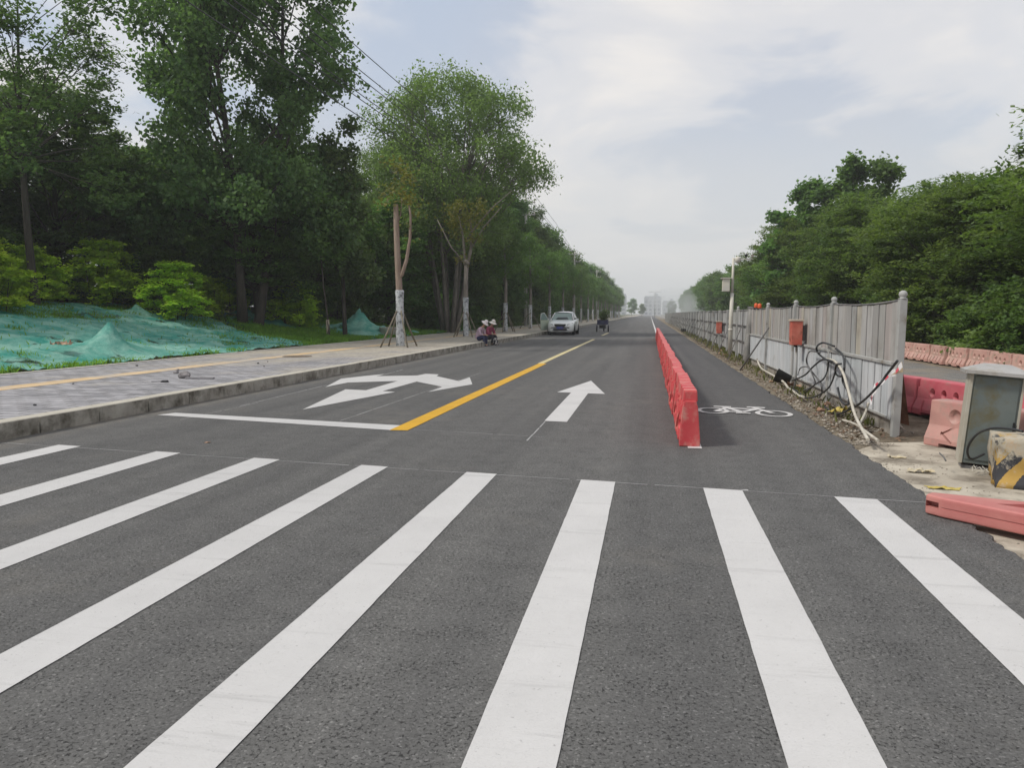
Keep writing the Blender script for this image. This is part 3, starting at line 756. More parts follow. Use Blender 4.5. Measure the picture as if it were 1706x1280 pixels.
for k, (x, y, s, h) in enumerate([(-31, 22, 1.1, 1.1), (-33, 33, 1.15, 1.1), (-28, 39, 1.1, 1.0), (-24, 45, 1.1, 1.05), (-36, 46, 1.2, 1.2), (-30, 54, 1.2, 1.2), (-22, 57, 1.0, 1.1),
                                  (-40, 27, 1.2, 1.2), (-42, 60, 1.3, 1.3), (-33, 70, 1.3, 1.2), (-21.5, 66, 1.1, 1.1), (-27, 80, 1.2, 1.2), (-45, 38, 1.2, 1.2), (-27.5, 17.5, 1.0, 1.05), (-30, 27, 1, .8), (-34, 25.5, 1, .8), (-37, 33, 1, .8), (-30, 47, 1, .8), (-38, 20, 1, 1)]):
    tree('broadleaf_tree', 'dense' if k % 3 else 'dense_mid', x, y, 'dark tree deep in the wood behind the green netting', 'trees deep in the left wood', s=s, sz=h, rz=k * 1.3)
for k, (x, y) in enumerate([(-14.2, 57), (-15.6, 63), (-13.8, 69), (-14.6, 76), (-13.6, 83), (-15.5, 90), (-17, 71), (-18, 84)]):
    tree('broadleaf_tree', 'tall_dark', x, y, 'dark dense tree behind the white car, ' + ORD[k] + ' nearest of the clump', 'dark trees behind the white car', rz=k * 1.7, s=0.92 + 0.05 * (k % 3), sz=1.0 + 0.05 * (k % 2))
for k in range(26):
    y = 98 + k * 9.5
    tree('broadleaf_tree', 'row_far', -14.6 - (k % 3) * 0.9, y, 'distant tree in the green row left of the far road', 'distant row left of the road', rz=k * 2.1, s=1.0 + 0.06 * math.sin(k), sz=1.02 + 0.07 * math.sin(k * 1.7), z=0.2)
for k in range(10):
    tree('broadleaf_tree', 'row_far', -22 - (k % 2) * 2, 100 + k * 17, 'distant tree behind the green row left of the far road', 'second distant row left of the road', rz=k * 1.1, s=1.1, z=0.3)
sh = [(-22.9, 22.6), (-24.6, 26.2), (-24.2, 29.6), (-22.6, 31.4), (-21.4, 33.2), (-25.6, 33.4), (-22.0, 36.2), (-27, 23.5), (-20.6, 29.6), (-25.8, 19.2), (-18.6, 36.6), (-20.8, 46.0), (-28, 29)]
shl = ['bright yellow-green shrub beside the bare trunk at far left', 'bright shrub under the layered tree left of centre of the bank', 'bright shrub behind the leaf litter', 'bright shrub right of the leaf litter',
       'small bright shrub at the foot of the rounded dark tree', 'bright shrub deep behind the leaf litter', 'bright shrub beside the mid green rounded tree', 'bright shrub behind the bare trunk', 'bright low shrub at the edge of the leaf litter',
       'bright shrub at the left picture edge', 'bright shrub left of the post propped sapling', 'bright shrub behind the back net peak', 'bright shrub behind the layered tree']
for k, ((x, y), l) in enumerate(zip(sh, shl)):
    x = x * .95; y = y * .955
    tree('shrub', 'shrub' if k % 4 != 3 else 'shrub_mid', x, y, l, 'shrubs on the left bank', s=[1.0, .9, 1.15, 1.0, .75][k % 5], rz=k, cat='shrub', tname='stems')
for k, (x, y) in enumerate([(-17.9, 45.5), (-15.4, 51.5), (-20.5, 41), (-23, 38), (-18.5, 49), (-15.6, 58), (-29, 27), (-27, 36), (-31, 31), (-15.2, 66), (-14.8, 74), (-19, 61), (-29.5, 33), (-27.5, 30.5), (-31, 28), (-33, 30.5), (-30, 24.5), (-26.5, 26), (-24, 40), (-26, 42.5), (-22, 44), (-20.5, 46), (-19, 43.5), (-33, 36), (-28, 37.5), (-24.5, 49), (-18, 54), (-28.5, 21.5)]):
    tree('shrub', 'shrub_mid', x, y, 'dark undergrowth shrub in the shade beneath the left trees', 'undergrowth under the left trees', s=1.2, rz=k * 1.9, cat='shrub', tname='stems')

for k in range(44):
    y = 56 + k * 5.6
    tree('shrub', 'shrub_mid', -14.6 - 1.6 * (k % 3), y, 'dark low growth at the foot of the left tree row beyond the white car', 'low growth under the left tree row', s=1.25, sz=1.35, rz=k * 1.9, cat='shrub', tname='stems', z=.15)
# right side
rt = [(12.4, 21.5, .95, 1.0), (14.2, 26.5, 1.05, 1.05), (12.4, 31.5, .92, .95), (13.2, 37.5, .95, .98), (11.9, 43.5, .95, 1.1), (12.8, 50.5, 1.05, 1.15), (17.5, 23.5, 1.1, .98), (18.0, 32, 1.15, 1.2),
      (17.5, 41, 1.1, 1.15), (11.9, 58, 1.0, 1.15), (12.3, 66, 1.0, 1.25), (16.5, 18.5, 1.1, 1.0), (13.0, 75, 1.1, 1.5), (18, 52, 1.1, 1.25)]
RB = ['second nearest of its front rank', 'rising highest at the right picture edge', 'middle of its front rank', 'over the end post of the fence', 'left of the end post of the fence', 'below the tall poplar',
      'back rank at the right picture edge', 'back rank over the fence end', 'back rank beside the tall poplar', 'left below the slim poplar plume', 'near the left end of the belt', 'nearest one at the right picture edge',
      'leftmost, above the surveillance pole', 'back rank behind the tall poplar']
for k, (x, y, s, h) in enumerate(rt):
    tree('broadleaf_tree', 'right_layer' if k % 2 else 'right_layer_b', x, y, 'broad green tree behind the pink barriers, ' + RB[k], 'green belt behind the pink barriers', s=s, sz=h * .93, rz=k * 2.2)
tree_proto('plume_mid', 10.5, 2.5, 1.75, 18, 11000, 0.24, 0.12, LF_MID, BARK_L, 32, pop_prof, pr=0.34, sub=0.22, subn=30, zf=0.9, flat=0.15, asp=0.9)
tree('poplar_tree', 'plume_mid', 13.6, 55.5, 'tallest poplar plume rising above the right tree belt', s=1.25, sz=1.10, rz=0.3)
tree('poplar_tree', 'plume_mid', 15.1, 54.5, 'poplar plume just right of the tallest one above the right belt', s=1.15, sz=1.05, rz=4.1)
tree('poplar_tree', 'plume_mid', 12.3, 56.5, 'short poplar plume left of the tallest one on the right', s=1.3, sz=.98, rz=2.2)
tree('poplar_tree', 'plume_mid', 11.0, 57.5, 'slim poplar plume standing apart left of the tall ones on the right', s=1.0, sz=1.02, rz=1.6)
tree('poplar_tree', 'plume_mid', 9.7, 60, 'outermost low poplar plume at the left end of the right belt', s=1.2, sz=0.86, rz=5.1)
for k in range(22):
    y = 84 + k * 11
    tree('broadleaf_tree', 'row_far', 12.6 + (k % 3) * 1.2 + (k * 0.12), y, 'distant tree right of the road beyond the fence', 'distant trees right of the road', rz=k * 1.6, s=0.9 + .08 * math.sin(k * 2), sz=0.64 + 0.02 * k * (k < 10) + 0.2 * (k >= 10), z=0.2)
for k, (x, y) in enumerate([(9.9, 20.5), (10.4, 23), (10.0, 25.5), (10.4, 28.5), (10.1, 31.5), (10.3, 35), (10.0, 39), (10.6, 17.8), (10.3, 43), (10.5, 48), (11.8, 19.5), (11.6, 24.5)]):
    tree('shrub', 'shrub_right', x, y, 'shrub under the right tree belt, ' + ORD[[10, 1, 2, 3, 4, 5, 6, 0, 7, 8, 9, 11][k]] + ' from the right picture edge', 'shrubs behind the pink barriers', s=[.85, 1, .7, .95][k % 4], rz=k * 1.3, cat='shrub', tname='stems')

# ------------------------------------------------------------------ green dust netting
def net_mat(name, c1, c2, holes):
    m = bpy.data.materials.new(name); m.use_nodes = True
    t = m.node_tree; t.nodes.clear(); out = N(t, 'ShaderNodeOutputMaterial')
    b = N(t, 'ShaderNodeBsdfPrincipled'); b.inputs['Roughness'].default_value = 0.7; b.inputs['Specular IOR Level'].default_value = 0.2
    tcn = N(t, 'ShaderNodeTexCoord')
    nn = N(t, 'ShaderNodeTexNoise'); nn.inputs['Scale'].default_value = 1.1; nn.inputs['Detail'].default_value = 8; nn.inputs['Roughness'].default_value = 0.68; nn.inputs['Distortion'].default_value = 0.6
    L(t, tcn.outputs['Object'], nn.inputs['Vector'])
    rp = rampn(t, [(0.36, c1), (0.50, tuple(.5 * (u + v) for u, v in zip(c1, c2))), (0.60, c2)]); L(t, nn.outputs['Fac'], rp.inputs[0])
    n2_ = N(t, 'ShaderNodeTexNoise'); n2_.inputs['Scale'].default_value = 0.55; n2_.inputs['Detail'].default_value = 9; n2_.inputs['Roughness'].default_value = 0.7
    mp_ = N(t, 'ShaderNodeMapping'); mp_.inputs['Location'].default_value = (5, 2, 3); L(t, tcn.outputs['Object'], mp_.inputs[0]); L(t, mp_.outputs[0], n2_.inputs['Vector'])
    wv = N(t, 'ShaderNodeTexVoronoi'); wv.inputs['Scale'].default_value = 60; L(t, tcn.outputs['Object'], wv.inputs['Vector'])
    weave = rampn(t, [(0.30, 0.08), (0.60, 0.26)]); L(t, wv.outputs['Distance'], weave.inputs[0])   # see-through mesh
    hl = rampn(t, [(holes, 0.0), (holes + 0.06, 0.75)]); L(t, n2_.outputs['Fac'], hl.inputs[0])
    a = mathn(t, 'ADD', weave.outputs[0], hl.outputs[0], True)
    L(t, rp.outputs[0], b.inputs['Base Color'])
    tr = N(t, 'ShaderNodeBsdfTransparent'); mx = N(t, 'ShaderNodeMixShader')
    L(t, a, mx.inputs[0]); L(t, b.outputs[0], mx.inputs[1]); L(t, tr.outputs[0], mx.inputs[2]); L(t, mx.outputs[0], out.inputs[0])
    bp = N(t, 'ShaderNodeBump'); bp.inputs['Distance'].default_value = 0.07; bp.inputs['Strength'].default_value = 0.9
    mw = N(t, 'ShaderNodeMapping'); mw.inputs['Scale'].default_value = (1.0, 3.2, 1.0); mw.inputs['Rotation'].default_value = (0, 0, .5); L(t, tcn.outputs['Object'], mw.inputs[0])
    nw = N(t, 'ShaderNodeTexNoise'); nw.inputs['Scale'].default_value = 3.2; nw.inputs['Detail'].default_value = 8; nw.inputs['Roughness'].default_value = 0.75; nw.inputs['Distortion'].default_value = 1.2; L(t, mw.outputs[0], nw.inputs['Vector'])
    hsum = mathn(t, 'ADD', nn.outputs['Fac'], mathn(t, 'MULTIPLY', nw.outputs['Fac'], 1.6))
    L(t, hsum, bp.inputs['Height']); L(t, bp.outputs[0], b.inputs['Normal'])
    return m
M_NET = net_mat('net_teal', (0.045, 0.37, 0.30), (0.34, 0.65, 0.55), 0.58)
M_NET_D = net_mat('net_teal_thin', (0.035, 0.20, 0.165), (0.14, 0.34, 0.27), 0.50)
def net(name, outline, step, m, peaks, label, wr=0.13, seed=0):
    xs_ = np.arange(min(p[0] for p in outline), max(p[0] for p in outline), step)
    ys_ = np.arange(min(p[1] for p in outline), max(p[1] for p in outline), step)
    def inside(x, y):
        c = False
        for i in range(len(outline)):
            x1, y1 = outline[i]; x2, y2 = outline[i - 1]
            if (y1 > y) != (y2 > y) and x < (x2 - x1) * (y - y1) / (y2 - y1) + x1: c = not c
        return c
    idx, vs, fs = {}, [], []
    for j, y in enumerate(ys_):
        for i, x in enumerate(xs_):
            ex = x + mnoise.noise(Vector((x * 1.1, y * 1.1, seed))) * 0.5; ey = y + mnoise.noise(Vector((x, y, seed + 9))) * 0.6
            ex = min(ex, -13.16) if x < -13.1 else ex
            if inside(ex, ey) and x < -13.17:
                z = gz(x, y) + 0.03
                z += wr * (abs(mnoise.noise(Vector((x * 1.1 + y * .3, y * 2.2, seed + 2)))) + 0.5 * abs(mnoise.noise(Vector((x * 3.1, y * 4.3, seed + 4)))))
                z += 0.03 * max(0, math.sin(x * 2.1 + y * 0.9 + 2 * mnoise.noise(Vector((x * .4, y * .4, 2)))))
                for (px_, py_, h, w) in peaks:
                    d = math.hypot(x - px_, (y - py_))
                    a = math.atan2(y - py_, x - px_)
                    z += h * max(0, math.exp(-d / w) - 0.03) * (1 + 0.10 * math.sin(a * 7 + d * 2))
                idx[(i, j)] = len(vs); vs.append((x, y, z))
    for (i, j) in idx:
        q = [(i, j), (i + 1, j), (i + 1, j + 1), (i, j + 1)]
        if all(k in idx for k in q): fs.append(tuple(idx[k] for k in q))
    mb = MB(); mb.add(vs, fs, True)
    return props(mb.build(name, m, recalc=False), label, 'netting')
net('dust_net', [(-13.16, 5), (-13.16, 27.5), (-14.2, 29), (-16.5, 29.5), (-19.5, 31), (-22, 32), (-23.4, 30), (-24.2, 24), (-25.5, 19), (-25, 12), (-20, 5)], 0.13, M_NET,
    [(-14.75, 18.3, 0.95, 0.5), (-15.2, 19.6, .22, .8), (-20.8, 27.5, .35, .3), (-20.2, 29.4, .28, .35)], 'large teal dust netting with a sharp tented peak covering the left bank', seed=1)
net('dust_net', [(-13.2, 34.5), (-16.8, 34.5), (-18.0, 40), (-17.0, 44), (-13.2, 43)], 0.13, M_NET, [(-15.6, 38.6, 1.25, .85), (-14.9, 40.5, .4, .6), (-14.6, 36.4, .35, .5)], 'thin teal netting pulled up into a peak behind the concrete ring', seed=3)
net('dust_net', [(-13.16, 39), (-13.16, 56), (-14.8, 55), (-15.2, 47), (-14.7, 39)], 0.15, M_NET, [(-13.9, 43, .25, .4)], 'teal netting strip along the footpath between the two nearest staked trees', seed=5)
net('dust_net', [(-18.5, 30.5), (-21.2, 33), (-19.8, 36.5), (-17.2, 34.5), (-16.5, 32)], 0.13, M_NET_D, [(-19.4, 33.6, .75, .6), (-18, 34.3, .4, .5)], 'dull teal netting hump behind the big net left of the propped sapling', seed=7)

# ------------------------------------------------------------------ grass, weeds, litter
def blades(name, pts, h, w, m, label, cat, seed, kind='stuff', nb=1):
    rs = np.random.RandomState(seed); n = len(pts)
    P = np.array(pts); a = rs.uniform(0, 2 * np.pi, n); hh = h * rs.uniform(0.45, 1.3, n)
    dx, dy = np.cos(a), np.sin(a); ln = rs.uniform(0.15, 0.75, n) * hh
    V = np.empty((n, 4, 3))
    V[:, 0] = P + np.stack([dx * w, dy * w, 0 * a], 1); V[:, 1] = P - np.stack([dx * w, dy * w, 0 * a], 1)
    tip = P + np.stack([-dy * ln, dx * ln, hh], 1); mid = P + np.stack([-dy * ln * .35, dx * ln * .35, hh * .6], 1)
    V[:, 3] = mid + np.stack([dx * w, dy * w, 0 * a], 1) * .8; V[:, 2] = tip
    me = bpy.data.meshes.new(name)
    me.vertices.add(n * 4); me.loops.add(n * 4); me.polygons.add(n)
    me.vertices.foreach_set('co', V.astype(np.float32).ravel()); me.loops.foreach_set('vertex_index', np.arange(n * 4, dtype=np.int32))
    me.polygons.foreach_set('loop_start', np.arange(0, n * 4, 4, dtype=np.int32)); me.polygons.foreach_set('loop_total', np.full(n, 4, dtype=np.int32))
    me.update(); me.validate()
    return props(link_mesh(name, me, m), label, cat, None, kind)
def scatter(n, fx, fy, seed, dens=None):
    rr = random.Random(seed); out = []
    while len(out) < n:
        x, y = rr.uniform(*fx), rr.uniform(*fy)
        if dens and rr.random() > dens(x, y): continue
        out.append((x, y, gz(x, y)))
    return out
nz = lambda x, y, s=0.6, o=0: mnoise.noise(Vector((x * s, y * s, o)))
blades('grass', scatter(42000, (-19.5, -13.25), (27.5, 48), 1, lambda x, y: max(0.02, min(1, 0.75 + 1.2 * nz(x, y, .5, 3))) * (1 if y > 29 + (-13.2 - x) * .4 else 0.1)), 0.20, 0.012, LF_GRASS, 'bright green grass on the bank behind the footpath', 'grass', 1)
blades('grass', scatter(30000, (-26, -13.22), (8, 34), 2, lambda x, y: (1 if (x > -13.7 and (nz(x, y, .5, 8) > 0.02)) else 0.0) + (0.8 if x < -20 and nz(x, y, .4, 2) > -0.1 else 0) + (0.4 if nz(x, y, .7, 12) > 0.3 else 0) + 0.03), 0.16, 0.012, LF_GRASS, 'thin grass poking along and through the teal netting', 'grass', 2)
blades('grass', scatter(26000, (9.0, 16), (16, 60), 3), 0.3, 0.02, LF_MID, 'green undergrowth behind the far pink barriers', 'grass', 3)
blades('grass', scatter(9000, (-16.5, -13.25), (48, 100), 5), 0.22, 0.02, LF_MID, 'dark grass under the trees beside the far footpath', 'grass', 6)
wp = [(x, y, -0.03 + gz(x, y) * 0) for x, y, z in scatter(2600, (2.5, 3.4), (10.5, 60), 4, lambda x, y: 0.2 + (0.8 if x > 2.8 else 0.1) * (nz(x, y, .8, 4) > 0.0))]
blades('weeds', wp, 0.13, 0.012, LF_WEED, 'dry weeds growing along the foot of the grey fence', 'weeds', 4)
lit = np.array(scatter(9000, (-27.5, -20.2), (23, 35), 7, lambda x, y: max(0.0, 0.5 + 1.6 * nz(x, y, .35, 6))))
lit[:, 2] += 0.05
o = link_mesh('fallen_leaves', leaf_mesh('litter', lit, 0.16, 3, flat=1.0), LF_LITTER); props(o, 'brown dead leaves and twigs under the trees at the top of the bank', 'leaf litter', None, 'stuff')
lit = np.array(scatter(2200, (2.34, 3.1), (9.2, 45), 9, lambda x, y: 0.25 + 0.9 * (nz(x, y, .9, 16) > 0.05)))
lit[:, 2] += 0.03
o = link_mesh('fallen_leaves', leaf_mesh('verge_litter', lit, 0.055, 5, flat=1.0), LF_LITTER); props(o, 'dry leaves and scraps strewn along the verge by the fence', 'leaf litter', None, 'stuff')
# gravel on the verge
M_STONE = mat('verge_stone', (0.24, 0.21, 0.17), 0.95, col2=(0.44, 0.40, 0.34), scale=9, rand=0.4)
rr = random.Random(12); mb = MB()
for k in range(3200):
    y = 9.0 + (rr.random() ** 2) * 50; x = rr.uniform(2.26, 3.3)
    if y < 10 and x > 2.7: continue
    r = rr.uniform(0.008, 0.03) * (1.6 if rr.random() < .05 else 1)
    c = (x, y, gz(x, y) + r * 0.3)
    vs = [(c[0] + r * rr.uniform(.7, 1.2) * dx, c[1] + r * rr.uniform(.7, 1.2) * dy, c[2] + r * rr.uniform(.5, .9) * dz) for dx, dy, dz in ((1, 0, 0), (0, 1, 0), (-1, 0, 0), (0, -1, 0), (0, 0, 1), (0, 0, -1))]
    mb.add(vs, [(0, 1, 4), (1, 2, 4), (2, 3, 4), (3, 0, 4), (1, 0, 5), (2, 1, 5), (3, 2, 5), (0, 3, 5)])
for k in range(900):
    y = rr.uniform(4.8, 9.6); x = 2.25 + rr.random() ** 1.8 * 1.9
    if mnoise.noise(Vector((x * 2.1, y * 2.1, 4))) < -.05 and rr.random() < .8: continue
    r = rr.uniform(0.003, 0.010) * (2.2 if rr.random() < .05 else 1)
    c = (x, y, -.045 + r * 0.4)
    vs = [(c[0] + r * rr.uniform(.7, 1.4) * dx, c[1] + r * rr.uniform(.7, 1.4) * dy, c[2] + r * rr.uniform(.5, .9) * dz) for dx, dy, dz in ((1, 0, 0), (0, 1, 0), (-1, 0, 0), (0, -1, 0), (0, 0, 1), (0, 0, -1))]
    mb.add(vs, [(0, 1, 4), (1, 2, 4), (2, 3, 4), (3, 0, 4), (1, 0, 5), (2, 1, 5), (3, 2, 5), (0, 3, 5)])
props(mb.build('gravel', M_STONE), 'loose gravel and grit on the verge and on the concrete apron', 'gravel', None, 'stuff')
def rock(name, c, d, m, label, cat, seed, group=None, z=None, rz=0):
    rr = random.Random(seed); bm = bmesh.new(); bmesh.ops.create_icosphere(bm, subdivisions=2, radius=0.5)
    for v in bm.verts:
        k = 1 + 0.45 * mnoise.noise(v.co * 2.3 + Vector((seed, 0, 0))) + rr.uniform(-.04, .04)
        v.co = Vector((v.co.x * d[0], v.co.y * d[1], v.co.z * d[2])) * k
    me = bpy.data.meshes.new(name); bm.to_mesh(me); bm.free()
    o = link_mesh(name, me, m, loc=(c[0], c[1], c[2] + d[2] * 0.38), rz=rz)
    return props(o, label, cat, group)
M_ROCK = mat('rock_grey', (0.16, 0.15, 0.15), 0.9, col2=(0.28, 0.26, 0.26), scale=6, bump=0.01)
M_BRICK = mat('rubble_red', (0.26, 0.15, 0.10), 0.9, col2=(0.42, 0.29, 0.20), scale=6, bump=0.01)
M_DARKJ = mat('dark_junk', (0.03, 0.03, 0.035), 0.7)
M_PALEJ = mat('pale_rag', (0.44, 0.41, 0.33), 0.8, col2=(0.55, 0.45, 0.27), scale=5)
M_YEL = mat('yellow_rag', (0.40, 0.30, 0.05), 0.8, col2=(0.52, 0.44, 0.16), scale=7)
M_PLANK = mat('plank_grey', (0.20, 0.19, 0.20), 0.8, col2=(0.30, 0.29, 0.30), scale=4)
def gp(px, py, z=0.2): x, y = on_ground(px, py, z); return (x, y, z)
c = gp(308, 630); rock('stone', c, (0.24, 0.20, 0.16), M_ROCK, 'round grey stone on the footpath beside a thin plank', 'stone', 3)
c = gp(293, 622); rock('stone', c, (0.12, 0.10, 0.05), M_ROCK, 'small flat stone just behind the round one on the footpath', 'stone', 5)
c = gp(296, 618); rock('stone', c, (0.07, 0.07, 0.05), M_ROCK, 'tiny dark stone furthest from the kerb behind the round stone', 'stone', 8)
mb = MB(); mb.box((0, 0, 0.012), (0.55, 0.09, 0.024)); c = gp(333, 631); props(mb.build('plank', M_PLANK, bevel=.003, loc=c, rz=R(8)), 'short grey plank lying on the footpath beside the round stone', 'plank')
mb = MB(); mb.tube([(-.16, 0, .01), (-.05, .01, .012), (.03, 0, .015)], .007, 6); mb.box((.10, 0, .02), (.13, .08, .035), taper=.7); c = gp(266, 637)
props(mb.build('trowel', M_DARKJ, bevel=.004, loc=c, rz=R(5)), 'small black hand tool lying on the footpath near the kerb', 'tool')
c = gp(495, 594, 0.2); mb = MB(); mb.lathe([(0.42, 0.0), (0.42, 0.012), (0.39, 0.014), (0.385, 0.008), (0.06, 0.008), (0.05, 0.012)], n=28)
props(mb.build('manhole_cover', mat('manhole_iron', (0.12, 0.10, 0.08), 0.7, 0.3, col2=(0.22, 0.17, 0.12), scale=8), loc=(c[0], c[1], 0.196)), 'round rusty manhole cover in the footpath', 'manhole cover')
for k, (px, py, s) in enumerate([(430, 606, .05), (440, 611, .035), (86, 607, .06), (122, 640, .03), (58, 676, .04), (228, 610, .05), (446, 603, .03)]):
    c = gp(px, py); rock('soil_clod', c, (s * 1.4, s, s * .6), M_DARKJ, 'small dark clod of dirt on the footpath paving', 'clod', 20 + k, 'dirt clods on the footpath')
def scrap(name, px, py, z, w, d, m, label, cat, seed, rz=0.0, h=0.02):
    rr = random.Random(seed); bm = bmesh.new(); bmesh.ops.create_grid(bm, x_segments=9, y_segments=6, size=0.5)
    for v in bm.verts:
        v.co.x *= w * (1 + .25 * mnoise.noise(v.co * 3 + Vector((seed, 1, 0)))); v.co.y *= d * (1 + .3 * mnoise.noise(v.co * 4 + Vector((seed, 3, 0))))
        v.co.z = h * (0.35 + abs(mnoise.noise(Vector((v.co.x * 14, v.co.y * 14, seed)))) * 2.2)
    bmesh.ops.solidify(bm, geom=bm.faces[:], thickness=0.004)
    me = bpy.data.meshes.new(name); bm.to_mesh(me); bm.free()
    x, y = on_ground(px, py, z); o = link_mesh(name, me, m, loc=(x, y, z), rz=rz); return props(o, label, cat)
scrap('paper_scrap', 1494, 763, -.045, .16, .10, M_PALEJ, 'crumpled pale paper on the concrete apron left of the cabinet', 'litter', 1)
scrap('cloth_rag', 1533, 788, -.045, .20, .10, M_PALEJ, 'pale yellowish rag at the ragged asphalt edge', 'litter', 2, R(-12), .03)
scrap('cloth_rag', 1571, 815, -.045, .26, .08, M_YEL, 'flat mustard yellow rag between asphalt edge and fallen barrier', 'litter', 3, R(-10), .015)
scrap('cloth_rag', 1398, 690, -.01, .28, .16, M_YEL, 'bright yellow crumpled rag under the hose coil', 'litter', 4, R(20), .08)
scrap('leaf_pile', 1331, 646, -.01, .42, .25, M_BRICK, 'orange brown rubbish beside the black bucket', 'litter', 5, 0, .07)
scrap('paper_scrap', 1241, 817, .0, .05, .02, M_WHITE, 'tiny white paint fleck beside the second stripe from the right', 'litter', 6, 0, .004)
scrap('paper_scrap', 346, 738, .0, .06, .04, M_BRICK, 'small brown scrap on the asphalt above the fourth stripe from the kerb', 'litter', 7, 0, .01)
scrap('cloth_rag', 102, 577, .6, .5, .3, M_BRICK, 'red brown rag lying on the big teal net', 'litter', 8, 0, .10)
rr = random.Random(5)
for k, (px, py) in enumerate([(1196, 580), (1190, 577), (1202, 583), (1208, 590), (1184, 573), (1199, 588), (1268, 618), (1285, 634), (1378, 672), (1368, 681)]):
    x, y = on_ground(px, py, 0); s = rr.uniform(.05, .11)
    rock('brick_rubble', (x, y, gz(x, y)), (s * 1.5, s, s * .8), M_BRICK, 'piece of reddish rubble at the foot of the fence', 'rubble', 40 + k, 'reddish rubble along the fence', rz=k)
M_BUCK = mat('black_bucket', (0.02, 0.022, 0.02), 0.5)
x, y = on_ground(1316, 643, 0); mb = MB(); m3 = Euler((0, R(70), R(160))).to_matrix()
mb.lathe([(0.001, 0), (0.10, 0), (0.14, 0.28), (0.15, 0.285), (0.135, 0.28), (0.09, 0.02), (0.001, 0.02)], n=20, m=m3)
props(mb.build('bucket', M_BUCK, loc=(x, y, 0.11), recalc=True), 'black plastic bucket lying on its side by the fence', 'bucket')
x, y = on_ground(1140, 552, 0); mb = MB(); mb.box((0, 0, .12), (.5, .9, .24), taper=1.12); mb.box((0, 0, .245), (.56, 1.0, .03))
props(mb.build('trough', M_BUCK, bevel=.02, loc=(x, y, gz(x, y))), 'black mixing trough on the verge far along the fence', 'trough')

# concrete ring and slab on the bank side
M_CONC2 = mat('concrete_raw', (0.33, 0.31, 0.27), 0.9, col2=(0.47, 0.45, 0.40), scale=3, bump=0.01, stain=(0.2, 0.19, 0.17))
x, y = on_ground(628, 562, .2); e = thing('concrete_ring', 'round concrete planter ring standing behind the nearest staked tree', 'planter', (-13.75, y + .4, .15))
mb = MB(); mb.lathe([(.50, 0), (.56, .02), (.60, .5), (.62, .52), (.62, .58), (.54, .58), (.50, .50), (.48, .3)], n=32); mb.build('ring_wall', M_CONC2, e)
mb = MB(); mb.lathe([(.49, .25), (.47, .40), (.25, .50), (.05, .52)], n=20); mb.build('soil_fill', MATS['verge_stone'], e)
mb = MB(); mb.box((0, 0, .25), (.5, 1.6, .5)); x, y = on_ground(712, 552, .2)
props(mb.build('concrete_block', M_KERB_T, bevel=.015, loc=(-14.1, y, .2), rz=R(60)), 'pale beige concrete block standing in the netting right of the nearest staked tree', 'block')

# sapling with a split pale post
p = (-15.0, 33.3); z0 = gz(*p)
e = thing('young_tree', 'thin sapling tied to a short pale post on the grassy bank', 'tree', (p[0], p[1], z0))
mb = MB(); mb.tube([(0, 0, -.1), (-.05, 0, 1), (-.22, 0, 2.4), (-.36, 0.1, 3.8), (-.3, .1, 4.8)], [.06, .05, .04, .035, .02], 8); mb.build('trunk', BARK_D, e)
mb = MB(); mb.tube([(.02, -.10, -.1), (.0, -.1, .4), (-.02, -.09, .86)], [.09, .085, .08], 10); mb.build('support_post', mat('post_pale', (0.40, 0.35, 0.27), .9, col2=(.08, .07, .06), scale=2.5, lo=.5, hi=.55, stretch=(2, 2, .4)), e)
cr = PROTO['sapling_crown'][1]; o = link_mesh('crown', cr, None, e); o.location = (-.3, .1, -0.3)

